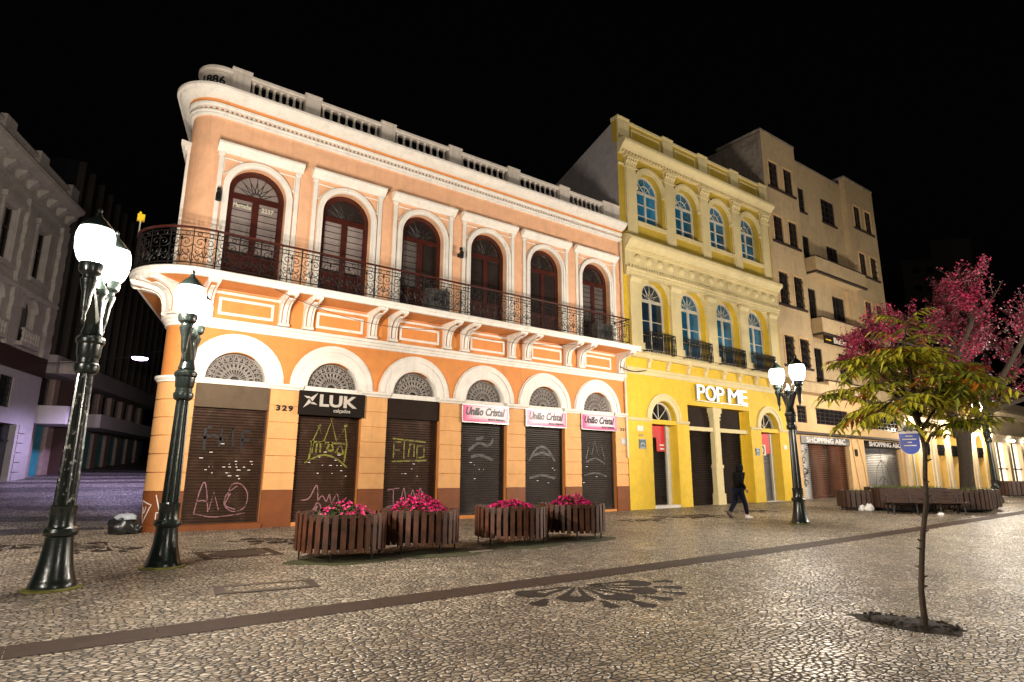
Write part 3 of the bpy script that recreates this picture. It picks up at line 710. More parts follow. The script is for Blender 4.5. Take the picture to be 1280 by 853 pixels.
    b = MB(); TB = FY(YF-.05)
    bp = [(-.27,12.085),(.03,12.085),(.03,12.17),(0,12.19),(-.24,12.19),(-.27,12.17)]
    tp = [(-.28,12.80),(-.25,12.78),(.01,12.78),(.04,12.82),(.04,12.90),(.0,12.93),(-.26,12.93),(-.28,12.90)]
    b.sweep(opath(X1), bp); b.sweep(opath(X1), tp)
    b.sweep(opath(2.52), [(-.02,12.19),(-.02,12.78),(-.24,12.78),(-.24,12.19)])
    # frame moulding on the curved parapet
    for p in ([(-.025,12.24),(.0,12.24),(.0,12.27),(-.025,12.27)],[(-.025,12.70),(.0,12.70),(.0,12.73),(-.025,12.73)]): b.sweep(opath(2.40), p)
    b.box(2.38,2.41,YF-.002,YF+.03,12.271,12.699)
    pb = [2.50,4.60,7.13,9.73,12.33,14.90,17.35]; pe = [3.0,5.08,7.62,10.23,12.85,15.41,X1]
    for x0, x1 in zip(pb,pe):
        b.box(x0,x1,YF-.05,YF+.29,12.092,12.92); b.box(x0-.03,x1+.03 if x1 < X1 else x1,YF-.075,YF+.31,12.92,12.99); b.box(x0-.02,x1+.02 if x1 < X1 else x1,YF-.065,YF+.3,12.094,12.2)
    bal = b.build('balustrade', 'oldwhite', root)
    pr = [(max(.034,r_*1.5-.045),z_) for r_,z_ in [(.075,12.19),(.075,12.22),(.05,12.24),(.055,12.26),(.088,12.33),(.095,12.38),(.08,12.44),(.05,12.50),(.045,12.53),(.06,12.55),(.045,12.57),(.05,12.62),(.06,12.66),(.05,12.70),(.055,12.72),(.07,12.74),(.075,12.78)]]
    proto = None
    for i in range(6):
        x0, x1 = pe[i], pb[i+1]; n = 8
        for k in range(n):
            x = x0+(x1-x0)*(k+.5)/n
            if proto is None:
                q = MB(); q.lathe(pr,(0,0,0),10); proto = q.build('baluster','oldwhite',bal,smooth=40,local=True); o = proto
            else:
                o = proto.copy(); COL.objects.link(o)
            o.location = (x-10, .12, 0)
    # 1886 on the curved parapet
    t = MB(); TP = OP(0); text_mb(t,'1886',.34,lambda a,b_,w: TP(XC+.02-.68+a, 12.36+b_, w+.012),.02,bold=.008,width=.66); t.build('date_numerals','ink',root,recalc=False)
    # house numbers, plate, fixtures
    t = MB(); text_mb(t,'329',.2,lambda a,b_,w: (4.52+a, YF-.045+w, 3.13+b_),.03,bold=.01,spacing=1.35,width=.46)
    t.build('house_number','ink',root,recalc=False); t = MB()
    text_mb(t,'335',.15,lambda a,b_,w: (17.93+a, YF-.045+w, 3.16+b_),.03,bold=.006,spacing=1.5,width=.36); t.build('house_number','ink',root,recalc=False)
    t = MB(); t.box(17.96,18.22,YF-.06,YF-.03,2.62,2.86); t.build('meter_plate','plaquegrey',root)
    for x, z in ((2.47,8.85),(10.24,8.9)):
        f = MB(); f.tube([(x,YF,z),(x,YF-.18,z+.02)],.02); f.lathe([(.04,-.14),(.075,-.12),(.075,.08),(.05,.12)],(x,YF-.2,z),10); f.box(x-.05,x+.05,YF-.08,YF,z-.06,z+.06)
        f.lathe([(.05,.16),(.06,.2),(.045,.26)],(x,YF-.16,z),8); f.build('wall_floodlight','iron',root)
    f = MB(); c0 = PT(XC-RC*R(88),7.95,0); c1 = PT(XC-RC*R(88),7.97,-.16); f.tube([c0,c1],.02); f.lathe([(.04,-.12),(.08,-.1),(.08,.07),(.04,.11)],c1,10); f.build('wall_floodlight','iron',root)
    # downpipe at the party line
    f = MB(); f.tube([(18.27,YF-.10,11.3),(18.27,YF-.10,6.6)],.05,8); f.tube([(18.27,YF-.09,6.25),(18.27,YF-.09,2.1)],.05,8)
    for z in (2.6,3.6,4.6,5.6,8,9.5): f.box(18.2,18.325,YF-.12,YF,z,z+.04)
    f.build('downpipe','pipe',root,smooth=40)
    return root
orange()
# shop signs
def shop_sign(c, label, rim, w=.95):
    t = thing('shop_sign', label, 'sign', (c,YF+.02,3.42), group='pink shop signs')
    b = MB(); b.box(c-w,c+w,YF-.10,YF+.10,3.12,3.725); b.m = 1
    f = .028
    b.box(c-w-.006,c+w+.006,YF-.115,YF-.098,3.12-.006,3.12+f); b.box(c-w-.006,c+w+.006,YF-.115,YF-.098,3.725-f,3.731)
    b.box(c-w-.006,c-w+f,YF-.115,YF-.098,3.12+f,3.725-f); b.box(c+w-f,c+w+.006,YF-.115,YF-.098,3.12+f,3.725-f)
    b.build('sign_box',['metal','metal'],t)
    # printed face: magenta fading to white across the middle (a printed gradient)
    p = MB(); p.quad((c-w+f,YF-.103,3.148),(c+w-f,YF-.103,3.148),(c+w-f,YF-.103,3.697),(c-w+f,YF-.103,3.697)); fo = p.build('sign_face','pinkprint',t)
    x = MB(); text_mb(x,'União Cristal',.36,lambda a,b_,w_: (c-.80+a, YF-.108+w_, 3.38+b_),.006,shear=.3,bold=.013,width=1.6)
    text_mb(x,'MODA FEMININA',.10,lambda a,b_,w_: (c+.10+a, YF-.108+w_, 3.21+b_),.006,bold=.004,width=.72)
    x.build('lettering','ink',t,recalc=False)
    l = MB(); l.box(c-.8,c+.05,YF-.110,YF-.104,3.235,3.243); l.build('rule_line','signpink',t)
def pinkprint():
    m = bpy.data.materials.new('magenta_to_white_print'); m.use_nodes = True; nt = m.node_tree; L = nt.links.new; b = nt.nodes['Principled BSDF']
    tc = nd(nt,'ShaderNodeTexCoord'); s = nd(nt,'ShaderNodeSeparateXYZ'); L(tc.outputs['Generated'], s.inputs[0])
    a = nd(nt,'ShaderNodeMath',operation='SUBTRACT'); a.inputs[1].default_value=.55; L(s.outputs[0],a.inputs[0])
    c = nd(nt,'ShaderNodeMath',operation='ABSOLUTE'); L(a.outputs[0],c.inputs[0])
    a2 = nd(nt,'ShaderNodeMath',operation='SUBTRACT'); a2.inputs[1].default_value=.6; L(s.outputs[2],a2.inputs[0])
    c2 = nd(nt,'ShaderNodeMath',operation='ABSOLUTE'); L(a2.outputs[0],c2.inputs[0])
    mx = nd(nt,'ShaderNodeMath',operation='MAXIMUM'); L(c.outputs[0],mx.inputs[0])
    k = nd(nt,'ShaderNodeMath',operation='MULTIPLY'); k.inputs[1].default_value=.95; L(c2.outputs[0],k.inputs[0]); L(k.outputs[0],mx.inputs[1])
    r = nd(nt,'ShaderNodeValToRGB'); r.color_ramp.elements[0].position=.25; r.color_ramp.elements[0].color=(.80,.62,.68,1); r.color_ramp.elements[1].position=.5; r.color_ramp.elements[1].color=(.72,.03,.22,1)
    L(mx.outputs[0],r.inputs[0]); L(r.outputs[0],b.inputs['Base Color']); b.inputs['Roughness'].default_value=.35; M['pinkprint']=m
pinkprint()
shop_sign(GC[3],'pink sign with black script, beside the plain dark box over the graffitied shutter','l')
shop_sign(GC[4],'pink sign with black script, between two other pink signs','m')
shop_sign(GC[5],'pink sign with black script, next to the yellow building','r')
def luk():
    c = GC[1]; t = thing('shop_sign','black shoe shop sign over the shutter with yellow crown graffiti','sign',(c,YF,3.42))
    b = MB(); b.box(c-.97,c+.97,YF-.14,YF+.08,3.05,3.73); b.build('sign_box','signblack',t)
    x = MB(); F = lambda a,b_,w_: (c+a, YF-.145+w_, 3.1+b_)
    text_mb(x,'LUK',.46,lambda a,b_,w_: F(-.40+a,.22+b_,w_),.01,bold=.016,width=1.12)
    text_mb(x,'calçados',.15,lambda a,b_,w_: F(.02+a,.06+b_,w_),.01,bold=.002,width=.5)
    E_ = lambda a,b_,w_: F(-.66+a,.36+b_,w_-.008)
    for pl in ([(-.20,-.22),(-.05,.03),(.03,-.06)],[(.20,.22),(.05,-.03),(-.03,.06)],[(-.2,.12),(-.02,.10),(.0,.06),(-.1,.05)],[(.2,-.12),(.02,-.10),(.0,-.06),(.1,-.05)]):
        x.prism(pl,E_,0,.006)
    x.build('lettering','lettergrey',t,recalc=False)
luk()
def ac(x, label, w, h, d):
    t = thing('air_conditioner', label, 'air conditioner', (x,YF-.75,6.53), group='air conditioners on the balcony')
    b = MB(); b.box(x-w/2,x+w/2,YF-.75,YF-.75+d,6.58,6.58+h); b.build('casing','acgrey',t)
    g = MB(); c = (x+w*.1,6.58+h/2)
    for r in (.08,.14,.2,.26): g.tube([(c[0]+r*cos(2*pi*i/20),YF-.76,c[1]+r*sin(2*pi*i/20)) for i in range(21)],.008,4,False)
    for k in range(6): g.tube([(c[0],YF-.76,c[1]),(c[0]+.26*cos(pi*k/3),YF-.76,c[1]+.26*sin(pi*k/3))],.008,4,False)
    g.build('fan_guard','iron',t)
    f = MB(); f.box(x-w/2+.05,x-w/2+.11,YF-.74,YF-.76+d,6.53,6.58); f.box(x+w/2-.11,x+w/2-.05,YF-.74,YF-.76+d,6.53,6.58); f.build('feet','leg',t)
ac(9.12,'dark air conditioner on the balcony below the third arched door',.78,.70,.32)
ac(16.55,'dark air conditioner on the balcony by the last arched door, near the yellow building',.85,.66,.32)
def bird():
    p = OP(.93)(XC-TH*1.53+.3,7.58,0)
    t = thing('box_on_pole','small yellow box on a thin white pole at the rounded balcony corner','box',p)
    b = MB(); b.tube([p,(p[0],p[1],p[2]+.42)],.018,8); b.build('pole','sash',t)
    b = MB(); b.box(p[0]-.085,p[0]+.085,p[1]-.06,p[1]+.06,p[2]+.42,p[2]+.60); b.box(p[0]-.05,p[0]-.0,p[1]-.05,p[1]+.05,p[2]+.60,p[2]+.66); b.build('box','yellowbox',t)
bird()
def cab(name, pts, label, r=.012):
    b = MB(); b.tube(pts, r, 5); tag(b.build(name,'cable',smooth=60), label, 'cable')
def sag(a, b, d, n=18): return [(a[0]+(b[0]-a[0])*i/n, a[1]+(b[1]-a[1])*i/n, a[2]+(b[2]-a[2])*i/n-d*4*(i/n)*(1-i/n)) for i in range(n+1)]
cab('overhead_cable', sag((4.0,16.5,6.3),(9.4,16.9,6.05),.35)+sag((9.4,16.9,6.05),(14.9,16.6,6.2),.2)[1:], 'thin black cable sagging below the orange building balcony brackets', .008)
cab('wall_cable', sag((17.9,17.2,5.75),(19.4,17.15,5.75),.12), 'black cable looped between the orange and the yellow building', .02)
# ------------------------------------------------------------------ the yellow building
YC = [20.42+2.65*i for i in range(4)]
def yellow():
    root = thing('yellow_building', 'yellow three storey building with cream pilasters and arched blue windows', 'building', (24.3,YF,0))
    T = FY(YF); x0, x1 = 18.375, 30.3
    gh = [rect(19.85,21.47,.0,3.55), arch(20.66,.80,3.74,3.74,16), rect(22.29,27.0,0,4.52), rect(27.87,29.5,.0,3.55), arch(28.69,.80,3.74,3.74,16)]
    h2 = [arch(c,.88,6.66,9.05,18) for c in YC]; h3 = [arch(c-.03,.84,12.58,14.28,18) for c in YC]
    w = MB(); w.panel(rect(x0,x1,-.05,6.0), gh, T, .42); w.build('ground_floor_wall','yel',root)
    w = MB(); w.panel(rect(x0,x1,6.0,10.4), h2, T, .32); w.build('middle_wall','yel',root)
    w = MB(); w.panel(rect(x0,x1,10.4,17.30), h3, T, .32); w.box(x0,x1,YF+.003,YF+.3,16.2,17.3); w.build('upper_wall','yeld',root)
    # bare side walls with a sloping top, roof
    for xa, xb in ((x0+.002,x0+.25),(x1-.25,x1-.002)):
        w = MB(); w.hexa([(xa,YF+.002,0),(xb,YF+.002,0),(xb,YF+13,0),(xa,YF+13,0),(xa,YF+.002,17.36),(xb,YF+.002,17.36),(xb,YF+13,12.7),(xa,YF+13,12.7)])
        w.build('side_wall','sidewall',root)
    w = MB(); w.hexa([(x0+.25,YF+.6,16.5),(x1-.25,YF+.6,16.5),(x1-.25,YF+13,12.2),(x0+.25,YF+13,12.2),(x0+.25,YF+.6,16.6),(x1-.25,YF+.6,16.6),(x1-.25,YF+13,12.3),(x0+.25,YF+13,12.3)])
    w.build('roof','dull',root)
    # rusticated courses on the ground floor piers
    for a, c in ((x0,19.845),(21.475,22.285),(27.005,27.865),(29.505,x1)):
        z = .02; b = MB(); b.box(a+.006,c-.006,YF-.012,YF+.01,.02,3.62)
        while z < 3.6:
            b.box(a+.003,c-.003,YF-.035,YF+.01,z+.010,min(z+.52,3.62)-.010); z += .52
        b.build('rusticated_pier','yel',root)
    # cream: imposts, archivolts
    pf = [(-.01,3.62),(.05,3.62),(.07,3.66),(.09,3.68),(.09,3.74),(.06,3.76),(-.01,3.76)]
    for a, c in ((x0,19.86),(21.46,22.29),(27.0,27.88),(29.49,x1)): b = MB(); b.sweep([(a,YF,0,-1),(c,YF,0,-1)], pf); b.build('impost_band','cream',root)
    for c in (20.66,28.69):
        b = MB(); b.ring(c,3.765,.80,1.0,T,-.05,.02); b.ring(c,3.765,1.0,1.11,T,-.08,.02); b.build('arch_moulding','cream',root)
        f = MB(); f.disc(c,3.74,.82,T,.34); fo = f.build('fanlight','blackwin',root)
        g = MB(); g.ring(c,3.76,.70,.80,T,.25,.33)
        for k in range(1,4): 
            t = pi*k/4; g.tube([T(c,3.76,.3),T(c+.74*cos(t),3.76+.74*sin(t),.3)],.022,5)
        g.build('glazing_bars','sash',fo)
        g = MB(); g.box(c-.82,c+.82,YF+.05,YF+.40,3.552,3.74); g.build('transom','cream',root)
        # inside the doorway: roller shutter, white step, posters
        s = MB(); z = .22
        while z < 3.54:
            s.add([(c-.81,YF+.40,z),(c+.45,YF+.40,z),(c+.45,YF+.36,z+.03),(c-.81,YF+.36,z+.03),(c-.81,YF+.40,z+.075),(c+.45,YF+.40,z+.075)],[(0,1,3,2),(2,3,5,4)]); z += .078
        sh = s.build('roller_shutter','greyshut' if c > 25 else 'shutterk',root,recalc=False)
        s = MB(); s.box(c-.81,c+.81,YF-.02,YF+.42,0.0,.20); s.build('doorstep','paper',root)
        s = MB(); s.box(c+.45,c+.52,YF+.30,YF+.42,.2,3.55); s.box(c+.52,c+.81,YF+.40,YF+.42,.2,3.55); s.build('door_frame','sash',root)
        p = MB()
        if c < 25:
            p.box(c-.72,c+.36,YF+.31,YF+.34,3.0,3.5); p.box(c-.18,c+.36,YF+.312,YF+.34,2.42,3.0); p.m = 1
            p.box(c-.68,c-.56,YF+.295,YF+.309,2.65,2.98); p.box(c+.0,c+.28,YF+.295,YF+.309,2.66,2.72); p.box(c+.02,c+.28,YF+.295,YF+.309,2.5,2.56)
        else:
            p.box(c-.72,c+.0,YF+.31,YF+.34,2.95,3.5); p.box(c+.0,c+.36,YF+.31,YF+.34,2.5,3.5); p.m = 2
            p.box(c-.72,c-.0,YF+.309,YF+.34,2.42,2.95); p.m = 1; text_mb(p,'50',.6,lambda a,b_,w_: (c-.62+a,YF+.305+w_,2.48+b_),.01,bold=.02,width=.5)
        p.build('sale_poster',['signred','ink' if c > 25 else 'paper','paper'],root,recalc=False)
    # portal with a central column
    b = MB(); cx = 24.5
    b.box(cx-.30,cx+.30,YF+.06,YF+.36,.10,.62); b.box(cx-.36,cx+.36,YF+.02,YF+.38,.0,.14); b.box(cx-.25,cx+.25,YF+.10,YF+.34,.62,1.75); b.box(cx-.28,cx+.28,YF+.07,YF+.36,1.75,1.9)
    b.box(cx-.22,cx+.22,YF+.10,YF+.34,1.9,4.1); b.box(cx-.17,cx+.17,YF+.08,YF+.1,2.0,3.95); b.box(cx-.25,cx+.25,YF+.07,YF+.36,3.95,4.03); b.box(cx-.27,cx+.27,YF+.06,YF+.36,4.1,4.28); b.box(cx-.33,cx+.33,YF+.03,YF+.38,4.28,4.515)
    b.build('portal_column','cream',root)
    b = MB(); b.box(22.3,cx-.26,YF+.12,YF+.36,3.40,3.58); b.box(cx+.26,26.99,YF+.12,YF+.36,3.40,3.58); b.build('portal_transom','cream',root)
    for a, c in ((22.292,cx-.255),(cx+.255,26.7)):
        s = MB(); z = .06
        while z < 3.38:
            s.add([(a,YF+.38,z),(c,YF+.38,z),(c,YF+.355,z+.03),(a,YF+.355,z+.03),(a,YF+.38,z+.075),(c,YF+.38,z+.075)],[(0,1,3,2),(2,3,5,4)]); z += .078
        s.box(a,c,YF+.36,YF+.4,3.58,4.5); s.build('roller_shutter','boxdark',root,recalc=False)
        l = MB(); l.box(a+.12,a+.2,YF+.33,YF+.36,1.35,1.5); l.build('shutter_lock','metal',root)
    b = MB(); b.box(22.3,27.0,YF-.01,YF+.42,-.02,.06); b.build('threshold','darksill',root)
    b = MB(); b.box(26.7,26.99,YF+.36,YF+.42,0,4.5); b.build('portal_jamb','yel',root)
    # band, brackets and ledge of the first floor
    b = MB(); b.sweep([(x0,YF,0,-1),(x1,YF,0,-1)], [(-.01,5.58),(.05,5.58),(.05,5.74),(.08,5.76),(.10,5.80),(.10,5.86),(-.01,5.88)])
    b.sweep([(x0+.3,YF,0,-1),(x1,YF,0,-1)], [(-.01,6.30),(.16,6.30),(.20,6.34),(.24,6.42),(.24,6.50),(.20,6.53),(-.01,6.54)])
    b.box(x0,x1,YF-.045,YF+.01,6.541,6.655)
    b.build('ledge','cream',root)
    for c in YC:
        for q in (-1,1):
            b = MB(); s = c+q*.62
            b.prism([(0,5.89),(.07,5.90),(.09,6.0),(.12,6.12),(.20,6.2),(.2,6.295),(0,6.295)], lambda a,b_,w: (s+w,YF-a,b_), -.09, .09); b.build('bracket','cream',root)
    # pilasters of both upper floors
    for i in range(5):
        x = 19.08+2.65*i
        b = MB(); b.box(x-.34,x+.34,YF-.13,YF+.01,6.656,9.35); b.box(x-.40,x+.40,YF-.19,YF+.01,6.657,6.95); b.box(x-.38,x+.38,YF-.16,YF+.01,9.35,9.43)
        b.box(x-.36,x+.36,YF-.15,YF+.01,9.43,9.62); b.sweep([(x-.36,YF,0,-1),(x+.36,YF,0,-1)],[(-.01,9.62),(.15,9.62),(.20,9.70),(.24,9.78),(.24,9.86),(-.01,9.86)])
        b.build('pilaster','cream',root)
        b = MB(); b.box(x-.32,x+.32,YF-.12,YF+.01,11.9,15.05); b.box(x-.25,x+.25,YF-.13,YF-.119,12.0,14.95); b.box(x-.35,x+.35,YF-.15,YF+.01,15.05,15.12); b.box(x-.30,x+.30,YF-.12,YF+.01,15.12,15.55)
        for k in range(5):      # leafy capital
            q = x-.28+.14*k
            for z, hgt in ((15.14,.2),(15.30,.22)):
                qq = q+(.07 if z > 15.2 else 0)
                b.prism([(0,z),(.13,z),(.17,z+hgt*.7),(.25,z+hgt),(.2,z+hgt*1.02),(.12,z+hgt*.8)], lambda a,b_,w: (qq+w,YF-a,b_), -.05, .05)
        b.box(x-.38,x+.38,YF-.24,YF+.01,15.55,15.64)
        b.build('pilaster','cream',root)
    # middle floor windows
    for c in YC:
        b = MB(); b.ring(c,9.05,.882,1.05,T,-.05,.02,n=22); b.ring(c,9.05,1.05,1.17,T,-.09,.02,n=22)
        for s in (-1,1): xa, xb = sorted((c+s*.89,c+s*.985)); b.box(xa,xb,YF-.08,YF+.01,8.96,9.05)
        b.build('arch_moulding','cream',root)
        f = MB(); Y = YF+.26; f.ring(c,9.05,.74,.878,FY(Y),0,.06,n=22)
        for a, d, e, g in ((c-.878,c-.76,6.665,9.05),(c+.76,c+.878,6.665,9.05),(c-.76,c+.76,8.97,9.05+.06),(c-.07,c+.07,6.665,8.97),(c-.76,c+.76,6.665,6.85)): f.box(a,d,Y,Y+.06,e,g)
        for s in (-1,1):
            for z in (7.45,8.1): xa, xb = sorted((c+s*.07,c+s*.76)); f.box(xa,xb,Y+.01,Y+.05,z,z+.035)
        for k in range(1,6):
            t = pi*k/6; p1 = (c+.22*cos(t-.25),9.1+.22*sin(t-.25)); p2 = (c+.5*cos(t),9.1+.5*sin(t)); p3 = (c+.22*cos(t+.25),9.1+.22*sin(t+.25))
            for u, v_ in (((c,9.1),p1),(p1,p2),(p2,p3),(p2,(c+.76*cos(t),9.08+.76*sin(t)))): f.tube([T(u[0],u[1],.29),T(v_[0],v_[1],.29)],.014,4,False)
        fo = f.build('window','sash',root)
        g = MB(); g.panel(arch(c,.877,6.67,9.05,18),[],FY(YF+.31),0); g.build('pane','blueglass2' if c < 22 else 'blueglass',fo)
        # iron balconette
        r = MB(); a, d = c-.93, c+.93; yb = YF-.30
        for z, q in ((6.62,.02),(7.02,.012),(7.30,.012),(7.46,.022)):
            r.tube([(a,YF,z),(a,yb,z),(d,yb,z),(d,YF,z)],q,5,False)
        n = 17
        for k in range(n+1):
            x = a+(d-a)*k/n; r.tube([(x,yb,6.55+.91*i/8) for i in range(9)],[.014,.02,.030,.024,.014,.024,.030,.018,.014],6,False)
            if k < n: r.tube([(x+.055*(1+cos(2*pi*i/6))/1.0*.95, yb, 7.38+.055*sin(2*pi*i/6)) for i in range(7)],.009,4,False)
        for y in (YF-.1,YF-.2):
            for x in (a,d): r.tube([(x,y,6.55),(x,y,7.46)],.012,4,False)
        r.box(a,d,yb-.01,yb+.01,7.03,7.29) if False else None
        r.build('balconette','iron',root)
    # frieze with bosses, middle cornice
    b = MB(); P = [(x0+.12,YF,0,-1),(x1,YF,0,-1)]
    b.sweep(P,[(-.01,9.88),(.17,9.88),(.17,10.02),(.20,10.04),(.20,10.14),(.24,10.17),(.24,10.23),(-.01,10.25)])
    b.sweep(P,[(-.01,10.251),(.13,10.251),(.13,11.02),(.20,11.05),(.20,11.12),(.30,11.18),(.36,11.28),(.44,11.36),(.50,11.40),(.52,11.52),(.48,11.60),(.2,11.72),(-.01,11.80)])
    x = x0+.3
    while x < x1-.1: b.box(x,x+.09,YF-.24,YF-.1,10.251,10.33); x += .18
    x = x0+.25
    while x < x1-.1: b.box(x,x+.10,YF-.27,YF-.15,11.121,11.18); x += .2
    b.build('middle_cornice','cream',root)
    x = 19.25
    while x < 30:
        q = MB(); q.lathe([(.19,-.02),(.18,.05),(.14,.10),(.07,.13)],(0,0,0),12,T=lambda a,b_,c_: (x+a,YF-.13-c_,10.74+b_)); q.build('frieze_boss','cream',root,smooth=60); x += .75
    # upper floor windows
    for c in YC:
        c -= .03
        b = MB(); b.ring(c,14.28,.842,1.0,T,-.05,.02,n=22); b.ring(c,14.28,1.0,1.12,T,-.09,.02,n=22)
        for s in (-1,1): xa, xb = sorted((c+s*.842,c+s*1.2)); b.box(xa,xb,YF-.11,YF+.01,14.14,14.279)
        b.build('arch_moulding','cream',root); b = MB(); b.box(c-1.0,c+1.0,YF-.14,YF+.01,12.42,12.575); b.build('window_sill','cream',root)
        f = MB(); Y = YF+.26; f.ring(c,14.28,.74,.838,FY(Y),0,.06,n=22)
        for a, d, e, g in ((c-.838,c-.72,12.585,14.28),(c+.72,c+.838,12.585,14.28),(c-.72,c+.72,14.2,14.32),(c-.06,c+.06,12.585,14.2),(c-.72,c+.72,12.585,12.7)): f.box(a,d,Y,Y+.06,e,g)
        for s in (-1,1):
            for z in (13.1,13.65): xa, xb = sorted((c+s*.06,c+s*.72)); f.box(xa,xb,Y+.01,Y+.05,z,z+.035)
        for k in range(1,4):
            t = pi*k/4; f.tube([T(c,14.3,.29),T(c+.78*cos(t),14.3+.78*sin(t),.29)],.02,4,False)
        f.tube([T(c+.36*cos(pi*i/12),14.3+.36*sin(pi*i/12),.29) for i in range(13)],.018,4,False)
        fo = f.build('window','sash',root)
        g = MB(); g.panel(arch(c,.837,12.59,14.28,18),[],FY(YF+.31),0); g.build('pane','blueglass',fo)
    # top cornice, parapet
    b = MB(); P = [(x0-.0,YF,0,-1),(x1,YF,0,-1)]
    b.sweep(P,[(-.01,15.1),(.04,15.1),(.06,15.18),(-.01,15.2)])
    b.sweep(P,[(-.01,15.65),(.15,15.65),(.17,15.75),(.24,15.80),(.30,15.90),(.38,15.98),(.46,16.02),(.50,16.08),(.50,16.20),(.46,16.26),(-.01,16.34)])
    x = x0+.15
    while x < x1-.1: b.box(x,x+.10,YF-.27,YF-.15,15.66,15.74); x += .2
    b.build('top_cornice','cream',root)
    ps = [18.38,21.45,24.15,26.85,29.55]
    b = MB(); b.box(x0-.02,x1,YF-.08,YF+.34,17.305,17.42); b.build('parapet_coping','cream',root)
    for x in ps: b = MB(); b.box(x,x+.72,YF-.09,YF+.32,16.345,17.302); b.box(x-.03,x+.75,YF-.12,YF+.35,17.421,17.50); b.build('parapet_post','cream',root)
    for a, d in zip([p+.72 for p in ps[:-1]], ps[1:]):
        b = MB()
        for q in ((a+.2,d-.2,16.52,16.58),(a+.2,d-.2,17.06,17.12),(a+.2,a+.26,16.58,17.06),(d-.26,d-.2,16.58,17.06)): b.box(q[0],q[1],YF-.035,YF+.01,q[2],q[3])
        b.build('parapet_moulding','cream',root)
    # plates
    for x, z, m, w, h in ((19.1,3.2,'paper',.36,.22),(19.2,2.48,'plaqueblue',.40,.40),(27.42,2.38,'plaqueblue',.34,.36),(29.9,2.75,'paper',.3,.2)):
        b = MB(); b.box(x-w/2,x+w/2,YF-.06,YF-.03,z,z+h)
        if m == 'plaqueblue':
            b.m = 1; b.ring(x,z+.14,.08,.12,FY(YF-.065),-.004,.004,n=8); b.box(x-w/2+.04,x+w/2-.04,YF-.066,YF-.058,z+.05,z+.08); b.box(x-w/2,x+w/2,YF-.066,YF-.058,z+h-.025,z+h); b.box(x-w/2,x+w/2,YF-.066,YF-.058,z,z+.02)
        b.build('wall_plaque',[m,'plaquegrey'],root)
    b = MB(); text_mb(b,'313',.14,lambda a,b_,w_: (19.02+a,YF-.05+w_,2.98+b_),.02,spacing=1.3); b.build('house_number','metal',root,recalc=False)
yellow()
def popme():
    t = thing('backlit_letters','glowing white POP ME letters on the yellow wall above the column','sign',(24.8,YF,5.1))
    b = MB(); F = lambda a,b_,w_: (a,YF-.13+w_,b_)
    S = lambda a,b_,w_: (a,YF-.11+w_,b_)
    for tx, x, wd in (('P',22.88,.56),('O',23.50,.74),('P',24.32,.56),('M',25.22,.88),('E',26.20,.54)):
        b = MB(); text_mb(b,tx,1.0,lambda a,b_,w_: F(x+a,4.80+b_,w_),.05,width=wd); lo = b.build('letter','signwhitelit',t,recalc=False)
        b = MB(); text_mb(b,tx,1.0,lambda a,b_,w_: S(x+a,4.80+b_,w_+.02),.10,width=wd); b.build('letter_return','metal',lo,recalc=False)
    b = MB(); b.box(22.86,26.85,YF-.10,YF-.02,4.72,4.77); b.build('rail','metal',t)
popme()

